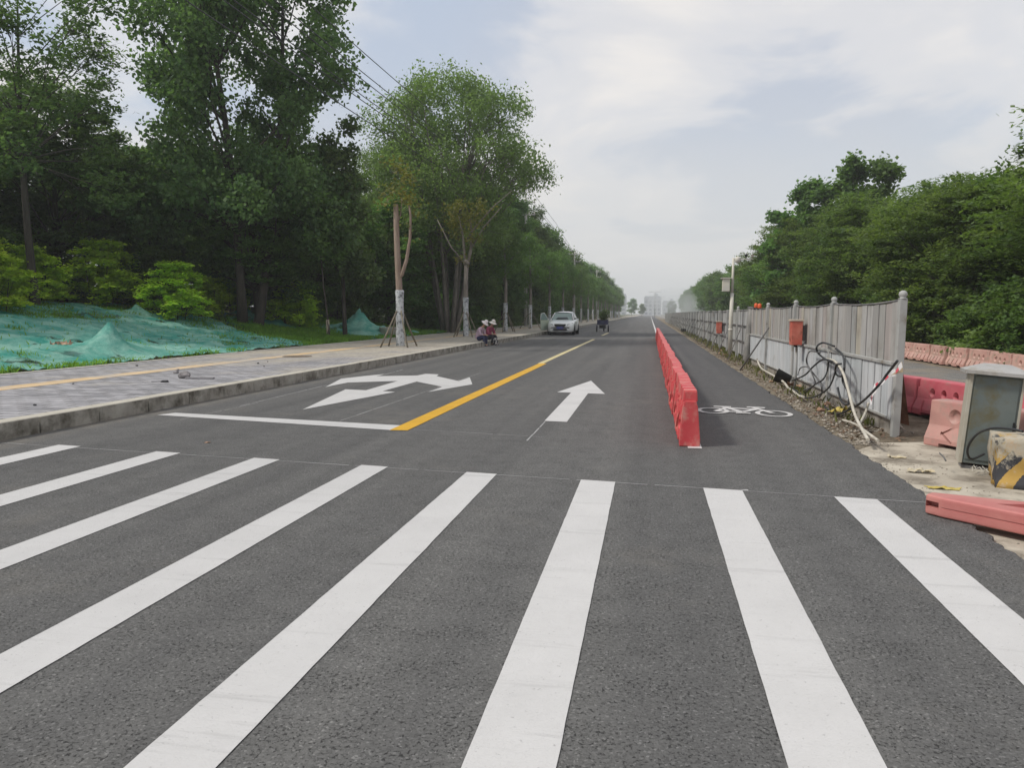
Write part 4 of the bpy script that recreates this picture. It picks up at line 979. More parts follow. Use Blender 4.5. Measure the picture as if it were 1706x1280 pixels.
# ------------------------------------------------------------------ staked street trees
M_WRAP = mat('trunk_wrap', (0.42, 0.44, 0.47), 0.6, col2=(0.60, 0.62, 0.63), scale=9, detail=8, bump=0.01, stretch=(1, 1, 2.5), stain=(0.16, 0.17, 0.18), stain_scale=7, stain_lo=.5, stain_hi=.62)
M_LIME = mat('trunk_limewash', (0.40, 0.39, 0.38), 0.8, col2=(0.60, 0.59, 0.57), scale=8, stretch=(1, 1, .6))
M_STAKE = mat('stake_wood', (0.14, 0.13, 0.09), 0.9, col2=(0.26, 0.22, 0.17), scale=8, stretch=(1, 1, .2))
def street_tree(x, y, variant, label, rz=0.0):
    e = thing('street_tree', label, 'tree', (x, y, 0.196), rz, 'staked street trees along the footpath')
    rr = random.Random(variant * 13 + 5)
    mb = MB()
    if variant == 0:
        mb.tube([(0, 0, -.1), (0.01, 0, 1.2), (-.02, 0, 2.4), (-.07, 0, 3.6), (-.09, 0, 4.6), (-.10, 0.02, 5.35)], [.15, .13, .125, .115, .105, .095], 12)
        mb.tube([(-.02, 0, 2.55), (.12, -.05, 2.75), (.30, -.05, 3.3), (.43, 0, 4.1), (.46, 0, 4.9), (.40, .05, 5.3)], [.06, .07, .065, .055, .045, .035], 10)
        mb.tube([(-.09, 0, 4.5), (.06, .1, 5.0), (.12, .1, 5.6)], [.03, .02, .01], 6)
        ps = [((.05, 0, 5.5), (.55, .55, .5)), ((.45, 0, 5.2), (.3, .3, .5)), ((-.2, .1, 5.6), (.4, .4, .4)), ((.35, 0, 4.4), (.15, .15, .4)), ((.1, .1, 6.4), (.7, .7, .7))]; nl, lm = 520, LF_YEL
    elif variant == 1:
        mb.tube([(0, 0, -.1), (0, 0, 1.2), (.02, 0, 2.6), (.04, 0, 3.9)], [.15, .13, .12, .11], 12)
        mb.tube([(.03, 0, 3.7), (-.05, 0, 4.6), (-.16, 0, 5.6), (-.35, 0, 6.6)], [.08, .07, .055, .03], 10)
        mb.tube([(.05, 0, 3.7), (.28, 0, 4.6), (.36, .05, 5.6), (.25, .05, 6.4)], [.09, .08, .06, .035], 10)
        mb.tube([(-.14, 0, 5.0), (.7, 0, 6.1), (1.6, -.1, 7.0), (2.6, -.1, 7.8)], [.045, .04, .03, .02], 8)
        mb.tube([(.28, 0, 4.7), (1.0, 0, 5.9), (2.0, .1, 7.0)], [.04, .035, .02], 8)
        mb.tube([(.02, 0, 3.9), (-.8, 0, 4.9), (-1.6, 0.1, 6.4)], [.05, .04, .02], 8)
        mb.lathe([(.02, -.2), (.17, -.1), (.19, 0), (.14, .12), (.02, .18)], (.05, 0, 4.05), 10)
        ps = [((-.1, 0, 4.2), (.5, .4, .35)), ((.1, 0, 5.6), (1.1, .8, .9)), ((.4, 0, 6.8), (1.2, 1, .9)), ((-.4, 0, 6.4), (.9, .9, .8))]; nl, lm = 1500, LF_YEL
    else:
        H = 7.2 + rr.uniform(-.4, .6)
        mb.tube([(0, 0, -.1), (0, 0, 1.5), (.03, 0, 3.2), (.0, 0, H * .62), (-.08, 0, H * .9)], [.14, .12, .11, .085, .03], 10)
        ps = []
        for k in range(9):
            a = k * 2.4 + variant; z = 3.6 + (H - 3.6) * (k + .5) / 9; r = 1.25 * math.sin(math.pi * (k + 1.3) / 10.5)
            c = (r * math.cos(a), r * math.sin(a), z + .35)
            mb.tube([(0.02, 0, z - .6), (c[0] * .5, c[1] * .5, z - .1), c], [.045, .03, .015], 6, cap=False)
            ps.append((c, (.75, .75, .55)))
        ps.append(((0, 0, H), (.7, .7, .7))); nl, lm = 5200, LF_MID
    mb.build('trunk', BARK_R if variant == 0 else BARK_L, e)
    link_mesh('crown', leaf_mesh('street_crown', puff_leaves(ps, nl, 60 + variant, .2, 14, .7), .15, variant, .3, .7), lm, e)
    mb = MB()
    top = 2.15 if variant < 2 else 2.0
    prof = [(.150, 0.0), (.165, .05), (.152, .3), (.160, .42), (.148, .7), (.150, 1.1), (.150, 1.45), (.152, 1.9), (.165, top - .04), (.150, top)]
    mb.lathe([(r * (1 + .03 * rr.uniform(-1, 1)), z) for r, z in prof], (0.0, 0, 0), 16)
    for z in (0.5, .95, 1.35, 1.75): mb.lathe([(.158, z), (.166, z + .01), (.158, z + .03)], (0.0, 0, 0), 16)
    w = mb.build('trunk_wrap', M_WRAP, e)
    for k in range(4):
        a = math.pi / 4 + k * math.pi / 2 + rr.uniform(-.25, .25)
        mb = MB(); f = Vector((.88 * math.cos(a), .88 * math.sin(a), 0)); t = Vector((.13 * math.cos(a), .13 * math.sin(a), 1.38))
        mb.tube([f, (f + t) / 2 + Vector((rr.uniform(-.02, .02), 0, 0)), t + (t - f) * .05], [.034, .031, .027], 8)
        mb.build('stake', M_STAKE, e)
    # sandy planting pit round the foot
    mb = MB(); vs = [(0, 0, .045)]
    n = 18
    for k in range(n):
        r = .42 * (1 + .25 * mnoise.noise(Vector((k * .7, variant, 0)))); vs.append((r * math.cos(2 * math.pi * k / n), r * math.sin(2 * math.pi * k / n), .006))
    mb.add(vs, [(0, 1 + k, 1 + (k + 1) % n) for k in range(n)], True); mb.build('soil_mound', MATS['concrete_pad'], e)
    return e
street_tree(-9.36, 27.2, 0, 'nearest staked street tree, a forked lopped trunk with few yellowing leaves', 0.1)
street_tree(-9.95, 39.9, 1, 'second staked street tree, lopped and forked, just behind the seated people')
street_tree(-9.90, 51.1, 2, 'third staked street tree along the footpath, between the seated people and the white car', .5)
s3 = street_tree(-9.98, 62.6, 3, 'fourth staked street tree, right behind the open door of the white car', 1)
s4 = street_tree(-9.90, 74.3, 4, 'fifth staked street tree, seen over the roof of the white car', 2)
for k in range(15):
    c = copy_tree([s3, s4][k % 2]); c.location = (-9.9 + .1 * math.sin(k * 3), 86 + 11.7 * k, .196); c.rotation_euler = (0, 0, k * 1.3)
    c['label'] = 'staked street tree, ' + ORD[k + 5] + ' along the footpath counted from the nearest' if k < 4 else 'small staked street tree far along the footpath beyond the white car'

# ------------------------------------------------------------------ power line
M_POLE = mat('pole_concrete', (0.33, 0.32, 0.30), .9, col2=(.42, .41, .38), scale=2)
M_WIRE = mat('wire_black', (0.05, 0.05, 0.055), .6)
def upole(x, y, H, label):
    e = thing('utility_pole', label, 'utility pole', (x, y, .2))
    mb = MB(); mb.tube([(0, 0, -.3), (0, 0, H * .5), (0, 0, H)], [.19, .16, .12], 12); mb.build('pole_shaft', M_POLE, e)
    for z in (H - .5, H - 1.7):
        mb = MB(); mb.box((0, -.13, z), (2.0, .08, .1)); c = mb.build('crossarm', M_POLE, e)
        for dx in (-.9, -.35, .35, .9):
            mb = MB(); mb.lathe([(.03, .05), (.06, .08), (.05, .14), (.06, .18), (.03, .24)], (dx, -.13, z), 10); mb.build('insulator', M_KERB_T, c)
upole(-12.6, 76, 13.0, 'concrete utility pole rising out of the trees behind the white car')
upole(-12.5, 125, 11.6, 'utility pole with crossarms showing above the distant left tree row')
upole(-12.5, 178, 11.6, 'furthest utility pole above the distant left tree row')
Wp = [((575, 60), (660, 137), 'uppermost'), ((545, 72), (655, 163), 'second from the top'), ((540, 82), (650, 168), 'third from the top'), ((545, 116), (640, 184), 'fourth from the top'),
      ((540, 122), (636, 190), 'fifth from the top'), ((535, 152), (620, 203), 'lowest')]
for (a, b, l) in Wp:
    A = on_x(*a, -12.6); B = on_x(*b, -12.6)
    d = (B - A) / (B.y - A.y)
    pts = []
    for k in range(25):
        y = -40 + k * (116 + 0) / 24
        z = A.z + d.z * 0.35 * (y - A.y)
        t = (y - 18) / 58.0
        pts.append((-12.6, y, A.z + (0.0006 * (y - 22) ** 2 - 0.0006 * (A.y - 22) ** 2)))
    pts += [(-12.55, 100, pts[-1][2] - 1.1), (-12.5, 125, 11.4 if 'top' in l or 'upper' in l else 10.4)]
    mb = MB(); mb.tube(pts, .02, 5, cap=False)
    props(mb.build('power_cable', M_WIRE), l + ' black overhead cable running beside the tall poplar', 'cable', 'overhead cables')

# ------------------------------------------------------------------ figures
def skin_mesh(name, chains, m, parent, levels=2):
    """chains: lists of (x,y,z,r); a chain whose first item is an int starts from that vertex"""
    vs, es, rs = [], [], []
    for ch in chains:
        prev = None
        for it in ch:
            if isinstance(it, int): prev = it; continue
            vs.append(it[:3]); rs.append(it[3])
            if prev is not None: es.append((prev, len(vs) - 1))
            prev = len(vs) - 1
    me = bpy.data.meshes.new(name); me.from_pydata(vs, es, [])
    o = bpy.data.objects.new(name + '_tmp', me); COL.objects.link(o)
    o.modifiers.new('s', 'SKIN')
    for i, sv in enumerate(me.skin_vertices[0].data):
        q = rs[i]; sv.radius = (q, q) if not isinstance(q, tuple) else q; sv.use_root = (i == 0)
    ss = o.modifiers.new('u', 'SUBSURF'); ss.levels = levels; ss.render_levels = levels
    dg = bpy.context.evaluated_depsgraph_get()
    me2 = bpy.data.meshes.new_from_object(o.evaluated_get(dg)); me2.name = name
    bpy.data.objects.remove(o)
    for p in me2.polygons: p.use_smooth = True
    me2.materials.clear()
    return link_mesh(name, me2, m, parent)
M_SKIN = mat('skin', (0.45, 0.27, 0.18), .6)
def fmat(n, c, c2=None): return mat(n, c, .9, col2=c2 or tuple(min(1, v * 1.4) for v in c), scale=12, bump=.01, bscale=25)
def hand(chains, base, w, d, s=1):
    """five fingers from wrist vertex; w wrist pos, d forward direction"""
    w, d = Vector(w), Vector(d).normalized(); sd = d.cross(Vector((0, 0, 1))).normalized() * s
    pv = base
    p = w + d * .05
    chains.append([pv, (*p, .028)])
    return p, d, sd
def sitting(name, label, loc, rz, col_top, col_leg, col_hat, lean=0.0, look=0.0, props_fn=None):
    e = thing('person', label, 'person', loc, rz)
    H = lambda x, z: x + lean * max(0, z - .3)
    ch = []
    ch.append([(0, 0, .13, .115), (.03, 0, .26, .11), (H(.06, .42), 0, .42, .115), (H(.12, .58), 0, .58, .13), (H(.18, .67), 0, .67, .07), (H(.23, .74), 0, .74, .05), (H(.28, .82), 0, .82, .083), (H(.31, .90), 0, .90, .075)])
    cnt = 8
    feet = []
    for s in (1, -1):
        ch.append([0, (.12, .09 * s, .17, .085), (.36, .11 * s, .26, .062), (.37, .11 * s, .05, .05), (.37, .11 * s, -.13, .036), (.48, .12 * s, -.17, .032)])
        cnt += 5
    wr = []
    for s in (1, -1):
        ch.append([3, (H(.13, .6), .19 * s, .60, .055), (H(.22, .42), .23 * s, .36, .043), (H(.36, .3), .10 * s, .34, .03), (H(.42, .3), .06 * s, .33, .028)])
        cnt += 4
        wr.append((cnt - 1, s))
    for v, s in wr:
        bx, by = H(.42, .3), .06 * s
        for j, (dx, dy, ln) in enumerate(((.02, -.030, .05), (.026, -.012, .065), (.027, .006, .07), (.024, .022, .06))):
            ch.append([v, (bx + dx, by + dy, .33, .010), (bx + dx + ln * .6, by + dy, .322, .009), (bx + dx + ln, by + dy, .30, .008)])
        ch.append([v, (bx, by - .04 * s, .335, .011), (bx + .03, by - .06 * s, .33, .009)])
    skin_mesh('body', ch, M_SKIN, e)
    # clothes as slightly larger shells
    jt = [[(0.0, 0, .12, .145), (.02, 0, .24, .14), (H(.05, .42), 0, .42, .14), (H(.12, .58), 0, .58, .15), (H(.17, .65), 0, .65, .10), (H(.20, .69), 0, .69, .07)]]
    for s in (1, -1): jt.append([3, (H(.13, .6), .20 * s, .59, .075), (H(.22, .42), .24 * s, .36, .062), (H(.34, .3), .11 * s, .345, .042)])
    skin_mesh('jacket', jt, col_top, e)
    tr_ = [[(0, 0, .14, .13), (.06, 0, .16, .12)]]
    for s in (1, -1): tr_.append([1, (.14, .10 * s, .18, .10), (.37, .115 * s, .265, .08), (.375, .115 * s, .05, .068), (.37, .115 * s, -.10, .06)])
    skin_mesh('trousers', tr_, col_leg, e)
    for s in (1, -1):
        mb = MB(); mb.tube([(.32, .12 * s, -.16), (.38, .12 * s, -.155), (.47, .125 * s, -.165), (.54, .13 * s, -.17)], [.03, .042, .04, .02], 10); mb.build('shoe', M_DARKJ, e)
    hx, hz = H(.30, .88), .86
    m3 = Euler((0, R(28 + look), 0)).to_matrix()
    mb = MB(); mb.lathe([(.001, .13), (.05, .125), (.085, .09), (.10, .03), (.105, .0), (.15, -.02), (.19, -.045), (.185, -.05), (.14, -.03), (.10, -.01), (.09, .03), (.001, .11)], (hx, 0, hz + .03), 20, m=m3)
    ht = mb.build('hat', col_hat, e)
    # eyes, nose, mouth on the face under the brim
    mb = MB(); 
    for s in (1, -1): mb.lathe([(.001, -.008), (.008, 0), (.001, .008)], (hx + .062, .03 * s, hz - .03), 6)
    mb.build('eyes', M_DARKJ, e)
    return e
P1 = sitting('a', 'seated person in pale pinkish grey jacket, navy trousers and white hat on the kerb', (-7.66, 32.9, .17), R(-12), fmat('cloth_palepink', (.42, .28, .36), (.54, .42, .50)), fmat('cloth_navy', (.03, .035, .08)), fmat('hat_white', (.68, .62, .62)), .18, 12)
P2 = sitting('b', 'seated person in a maroon top and white hat next to the one in pale jacket', (-7.50, 34.3, .17), R(-25), fmat('cloth_maroon', (.24, .05, .09)), fmat('cloth_black', (.03, .03, .04)), fmat('hat_cream', (.66, .62, .56)), .05, -5)
# bag of tools between the second person's feet
mb = MB(); mb.loft([[(-7.06 + r * math.cos(a) * .9, 34.0 + r * math.sin(a) * .7, z) for a in [k * math.pi / 5 for k in range(10)]] for r, z in ((.12, 0), (.15, .08), (.14, .2), (.08, .3), (.10, .34))])
e = thing('tool_bag', 'patterned dark and white bag on the road at the feet of the person in maroon', 'bag', (0, 0, 0.003))
mb.build('bag_body', mat('bag_pattern', (.04, .04, .045), .8, col2=(.6, .58, .55), scale=14, lo=.5, hi=.53), e)
mb = MB(); mb.tube([(-7.16, 34, .30), (-7.12, 34, .42), (-7.0, 34, .42), (-6.97, 34, .30)], .01, 6); mb.build('handle', M_DARKJ, e)

# ------------------------------------------------------------------ white car
M_CAR = mat('car_white', (.86, .88, .87), .25, spec=.5); M_CAR.node_tree.nodes['Principled BSDF'].inputs['Coat Weight'].default_value = .6
M_GLASS = mat('car_glass', (.025, .035, .035), .06, spec=.8)
M_GLASS2 = mat('car_glass_pale', (.22, .30, .27), .12, spec=.6)
M_BLACKP = mat('black_plastic', (.015, .015, .016), .5)
M_CHROME = mat('chrome', (.7, .7, .7), .15, 1.0)
M_LAMP = mat('lamp_lens', (.45, .48, .48), .15, spec=.8)
M_TYRE = mat('tyre', (.02, .02, .02), .85)
M_PLATE = mat('plate_blue', (.02, .045, .33), .4)
M_TAN = mat('door_trim', (.42, .50, .42), .6, col2=(.48, .52, .40), scale=3)
car = thing('parked_car', 'white saloon car parked against the left kerb facing the viewer with a door open', 'car', (-6.02, 52.9, 0.0), 0)
car.scale = (1.0, 1.0, 1.06)
# local: front looks to -y, x right as seen in the picture
def ringsec(y, hw, zb, zs, zt, tw):
    """closed section: bottom zb, shoulder zs at half width hw, top zt at half width tw"""
    h = [(tw * .55, zt), (tw, zt - .02), (hw * .96, zs + (zt - zs) * .35), (hw, zs - .08), (hw * 1.0, zb + .22), (hw * .97, zb + .04), (hw * .85, zb)]
    return [(x, y, z) for x, z in h] + [(-x, y, z) for x, z in reversed(h)]
mb = MB()
mb.loft([ringsec(-2.27, .52, .30, .52, .60, .40), ringsec(-2.24, .74, .22, .58, .70, .55), ringsec(-2.12, .86, .20, .66, .80, .66), ringsec(-1.8, .90, .20, .76, .87, .70), ringsec(-1.3, .92, .20, .86, .94, .72),
         ringsec(-.95, .92, .20, .92, 1.0, .74), ringsec(0, .93, .20, .95, 1.0, .80), ringsec(1.2, .92, .20, .97, 1.02, .78), ringsec(1.9, .88, .24, .96, 1.04, .70), ringsec(2.2, .80, .30, .86, .98, .60), ringsec(2.27, .60, .36, .70, .86, .4)])
mb.build('car_body', M_CAR, car)
def gsec(y, z0, w0, z1, w1): return [(w0, y, z0), (w0 * .99, y, z0 + (z1 - z0) * .3), (w1 + .04, y, z1 - .05), (w1 - .02, y, z1), (w1 * .5, y, z1 + .025), (-w1 * .5, y, z1 + .025), (-w1 + .02, y, z1), (-w1 - .04, y, z1 - .05), (-w0 * .99, y, z0 + (z1 - z0) * .3), (-w0, y, z0)]
mb = MB(); mb.loft([gsec(-1.05, .93, .76, .98, .66), gsec(-.75, .95, .80, 1.14, .64), gsec(-.25, .96, .82, 1.42, .58), gsec(.1, .96, .83, 1.49, .57), gsec(.8, .97, .83, 1.48, .57), gsec(1.2, .97, .80, 1.38, .56), gsec(1.75, .98, .70, 1.08, .58), gsec(1.95, .98, .60, 1.0, .56)], closed=True)
mb.build('cabin', M_GLASS, car)
mb = MB()      # roof skin and pillars
mb.loft([[(w, y, z) for w, z in ((.585, z1 - .03), (.56, z1 + .012), (.3, z1 + .04), (-.3, z1 + .04), (-.56, z1 + .012), (-.585, z1 - .03))] for y, z1 in ((-.32, 1.415), (.1, 1.49), (.8, 1.48), (1.22, 1.38))], closed=False, caps=False)
for s in (1, -1):
    mb.tube([(s * .80, -1.08, .95), (s * .70, -.72, 1.18), (s * .60, -.27, 1.43)], .035, 6); mb.tube([(s * .84, .35, .96), (s * .61, .35, 1.47)], .035, 6); mb.tube([(s * .74, 1.85, 1.0), (s * .60, 1.2, 1.40)], .06, 6)
mb.build('roof', M_CAR, car)
mb = MB(); mb.add([(-.72, -1.10, .965), (.72, -1.10, .965), (.56, -.30, 1.425), (-.56, -.30, 1.425)], [(0, 1, 2, 3)]); mb.build('windscreen', M_GLASS2, car)
mb = MB(); mb.prism([(-.40, .02), (-.36, .10), (.36, .10), (.40, .02), (.26, -.08), (-.26, -.08)], 0, .03)
o = mb.build('grille', M_BLACKP, car, loc=(0, -2.27, .60)); o.rotation_euler = (R(80), 0, 0)
mb = MB(); mb.tube([(-.41, -2.285, .70), (0, -2.315, .715), (.41, -2.285, .70)], .014, 6); mb.build('grille_trim', M_CHROME, car)
mb = MB(); mb.prism([(-.52, 0), (-.44, .08), (.44, .08), (.52, 0), (.4, -.05), (-.4, -.05)], 0, .03)
o = mb.build('lower_intake', M_BLACKP, car, loc=(0, -2.30, .34)); o.rotation_euler = (R(85), 0, 0)
for s in (1, -1):
    mb = MB(); mb.loft([[(s * x, y, z + dz) for dz in (-.05, .05)] + [(s * x, y - .03, z + .04), (s * x, y - .03, z - .04)] for x, y, z in ((.50, -2.24, .66), (.62, -2.18, .68), (.74, -2.08, .71), (.84, -1.92, .76))], smooth=False)
    mb.build('headlight', M_LAMP, car)
    mb = MB(); mb.lathe([(.001, 0), (.055, 0), (.055, .02), (.001, .03)], (0, 0, 0), 12, m=Euler((R(90), 0, 0)).to_matrix()); mb.build('fog_light', M_LAMP, car, loc=(s * .66, -2.20, .40))
    mb = MB(); mb.loft([[(s * .92 + s * dx, -.72 + dy, 1.0 + dz) for dx, dz in ((0.02, -.05), (.16, -.07), (.20, -.02), (.18, .07), (.04, .06))] for dy in (-.05, .06)], smooth=False)
    mb.build('mirror', M_CAR, car, bevel=.02)
mb = MB(); mb.box((0, -2.325, .47), (.46, .02, .15)); pl = mb.build('number_plate', M_PLATE, car, bevel=.004)
mb = MB()
for k, x in enumerate((-.18, -.12, -.03, .03, .09, .15, .20)):
    if k == 2: mb.box((-.065, -2.3375, .47), (.012, .006, .012))
    mb.box((x - .012, -2.3375, .47), (.008, .006, .075)); mb.box((x + .008, -2.338, .47 + (.03 if k % 2 else -.03)), (.03, .005, .01)); mb.box((x + .018, -2.3365, .47), (.006, .005, .06))
mb.build('plate_characters', M_KERB_T, pl)
for sx in (1, -1):
    for y in (-1.38, 1.32):
        m3 = Euler((0, R(90), 0)).to_matrix()
        mb = MB(); mb.lathe([(.20, -.11), (.30, -.11), (.325, -.08), (.325, .08), (.30, .11), (.20, .11)], (0, 0, 0), 28, m=m3); w = mb.build('wheel', M_TYRE, car, loc=(sx * .83, y, .325))
        mb = MB(); mb.lathe([(.02, -.09), (.20, -.09), (.205, .09), (.02, .10)], (0, 0, 0), 20, m=m3); mb.build('rim', M_LAMP, w)
        mb = MB(); mb.lathe([(.35, -.02), (.37, 0), (.35, .02)], (0, 0, 0), 28, m=m3); mb.build('wheel_arch', M_BLACKP, car, loc=(sx * .905, y, .33))
# open front passenger door, hinged on the left side of the picture
d = bpy.data.objects.new('door', None); COL.objects.link(d); d.parent = car; d.location = (-.93, -.86, 0); d.rotation_euler = (0, 0, R(-118))
props(d, 'open car door swung out over the kerb')
mb = MB(); mb.loft([[(x, y_, z) for x, z in ((0.02, .30), (0.98, .28), (1.05, .95), (0.05, .96))] for y_ in (-.03, .03)], smooth=False); mb.build('door_panel', M_TAN, d, bevel=.015)
mb = MB(); mb.add([(.12, 0, .97), (1.02, 0, .97), (.95, .0, 1.36), (.60, 0, 1.40)], [(0, 1, 2, 3)]); mb.build('door_window', M_GLASS2, d)
mb = MB(); mb.tube([(.06, 0, .95), (.60, 0, 1.42), (.97, 0, 1.38), (1.05, 0, .95)], .022, 6); mb.build('window_frame', M_CAR, d)
mb = MB(); mb.box((0, -2.2, .14), (1.5, .1, .1)); mb.build('underside', M_BLACKP, car)

# ------------------------------------------------------------------ cargo tricycle and rider, seen from behind
M_BLUE = mat('cart_blue', (.025, .03, .07), .5, col2=(.05, .05, .10), scale=4)
tk = thing('cargo_tricycle', 'small dark blue cargo tricycle heading away up the road beyond the white car', 'tricycle', (-3.75, 60.9, .003), R(0))
mb = MB(); mb.box((0, 0, .62), (.86, 1.1, .06)); mb.box((-.41, 0, .80), (.04, 1.1, .34)); mb.box((.41, 0, .80), (.04, 1.1, .34)); mb.box((0, .53, .80), (.78, .04, .34)); mb.box((0, -.53, .76), (.78, .04, .26)); mb.build('cargo_box', M_BLUE, tk, bevel=.01)
mb = MB(); mb.tube([(0, -.2, .5), (0, .6, .5), (0, 1.1, .62), (0, 1.35, 1.05)], .035, 8); mb.tube([(-.3, -.3, .32), (.3, -.3, .32)], .03, 8); mb.box((0, -.3, .45), (.5, .5, .2)); mb.build('chassis', M_BLACKP, tk)
mb = MB(); mb.box((0, .75, .82), (.34, .34, .12)); mb.tube([(0, .75, .5), (0, .75, .8)], .03, 8); mb.build('seat', M_BLACKP, tk, bevel=.03)
mb = MB(); mb.tube([(-.34, 1.2, 1.1), (-.15, 1.34, 1.08), (.15, 1.34, 1.08), (.34, 1.2, 1.1)], .016, 6); mb.build('handlebar', M_BLACKP, tk)
for (x, y) in ((-.46, -.3), (.46, -.3), (0, 1.45)):
    m3 = Euler((0, R(90), 0)).to_matrix(); mb = MB(); mb.lathe([(.18, -.045), (.25, -.045), (.265, 0), (.25, .045), (.18, .045)], (0, 0, 0), 22, m=m3); w = mb.build('wheel', M_TYRE, tk, loc=(x, y, .265))
    mb = MB(); mb.lathe([(.01, -.02), (.18, -.03), (.18, .03), (.01, .02)], (0, 0, 0), 16, m=m3); mb.build('rim', M_LAMP, w)
    mb = MB(); mb.tube([(x, y + .30 * math.cos(a), .265 + .30 * math.sin(a)) for a in [R(q) for q in range(10, 171, 20)]], .02, 6); mb.build('mudguard', M_BLUE, tk)
e = thing('person', 'rider in dark clothes on the cargo tricycle seen from behind', 'person', (-3.75, 61.62, .87), 0)
G_DARK = fmat('cloth_darkgreen', (.03, .05, .035)); 
ch = [[(0, 0, .08, .12), (0, .04, .28, .12), (0, .06, .48, .14), (0, .08, .58, .07), (0, .10, .64, .05), (0, .11, .72, .085), (0, .11, .80, .075)]]
ch += [[0, (.1 * s, .14, .06, .08), (.13 * s, .40, .02, .06), (.12 * s, .42, -.30, .045), (.12 * s, .52, -.36, .03)] for s in (1, -1)]
ch += [[2, (.19 * s, .07, .50, .055), (.27 * s, .28, .32, .043), (.30 * s, .46, .26, .03), (.30 * s, .52, .25, .027)] for s in (1, -1)]
b0 = 7 + 8
for i, s in enumerate((1, -1)):
    v = b0 + i * 4 + 3
    for j in range(4): ch.append([v, (.30 * s - .03 + .02 * j, .55, .245, .010), (.30 * s - .03 + .02 * j, .585, .22, .009)])
    ch.append([v, (.30 * s - .04 * s, .53, .24, .011), (.30 * s - .05 * s, .56, .235, .009)])
skin_mesh('body', ch, M_SKIN, e)
jt = [[(0, 0, .06, .15), (0, .04, .28, .145), (0, .06, .48, .16), (0, .08, .57, .09)]] + [[2, (.20 * s, .07, .50, .075), (.28 * s, .28, .32, .058), (.30 * s, .44, .27, .042)] for s in (1, -1)]
skin_mesh('jacket', jt, G_DARK, e)
tr_ = [[(0, 0, .07, .13), (0, .06, .07, .12)]] + [[1, (.1 * s, .15, .07, .10), (.13 * s, .41, .03, .075), (.12 * s, .42, -.26, .06)] for s in (1, -1)]
skin_mesh('trousers', tr_, MATS['cloth_navy'], e)
mb = MB(); mb.lathe([(.001, .14), (.06, .12), (.095, .06), (.10, 0), (.09, -.05), (.001, -.05)], (0, .11, .77), 16); mb.build('cap', G_DARK, e)
for s in (1, -1):
    mb = MB(); mb.tube([(.12 * s, .40, -.34), (.12 * s, .48, -.35), (.12 * s, .58, -.37)], [.045, .045, .025], 8); mb.build('shoe', M_BLACKP, e)
# cut branches stacked upright in the cargo box
e = thing('branch_bundle', 'bundle of leafy green branches standing in the cargo box of the tricycle', 'branches', (-3.72, 60.8, .66))
mb = MB(); rr = random.Random(8)
for k in range(9): mb.tube([(rr.uniform(-.3, .3), rr.uniform(-.3, .3), 0), (rr.uniform(-.35, .45), rr.uniform(-.3, .3), rr.uniform(.7, 1.1))], .012, 5)
mb.build('stems', BARK_D, e)
link_mesh('leaves', leaf_mesh('bl', puff_leaves([((.0, 0, .55), (.32, .35, .35)), ((.2, 0, .85), (.25, .3, .3)), ((-.1, 0, .8), (.2, .25, .25))], 1500, 3, .08, 14, .8), .09, 2, .2, .6), LF_DARK, e)

# ------------------------------------------------------------------ water filled barriers
def plastic(name, c, c2, stain, dirt=.55):
    return mat(name, c, .5, spec=.4, col2=c2, scale=2.2, detail=7, stain=stain, stain_scale=4.5, stain_lo=dirt, stain_hi=dirt + .2, bump=.003, bscale=14, rand=.12)
M_RED = plastic('barrier_red', (.50, .045, .055), (.58, .09, .09), (.52, .27, .22), .50)
M_ROSE = plastic('barrier_rose', (.52, .085, .12), (.58, .16, .18), (.40, .20, .18), .55)
M_PINK = plastic('barrier_pink', (.50, .27, .23), (.57, .36, .30), (.36, .28, .22), .50)
M_PINKN = plastic('barrier_pink_near', (.46, .21, .19), (.50, .28, .24), (.36, .26, .22), .52)
M_SALMON = plastic('barrier_salmon', (.47, .15, .14), (.53, .23, .20), (.45, .2, .16), .62)
def boolean(base, cutter, name):
    a = bpy.data.objects.new('a_', base); b = bpy.data.objects.new('b_', cutter)
    COL.objects.link(a); COL.objects.link(b)
    m = a.modifiers.new('b', 'BOOLEAN'); m.operation = 'DIFFERENCE'; m.object = b; m.solver = 'EXACT'; m.use_self = True
    dg = bpy.context.evaluated_depsgraph_get()
    me = bpy.data.meshes.new_from_object(a.evaluated_get(dg)); me.name = name
    bpy.data.objects.remove(a); bpy.data.objects.remove(b)
    return me
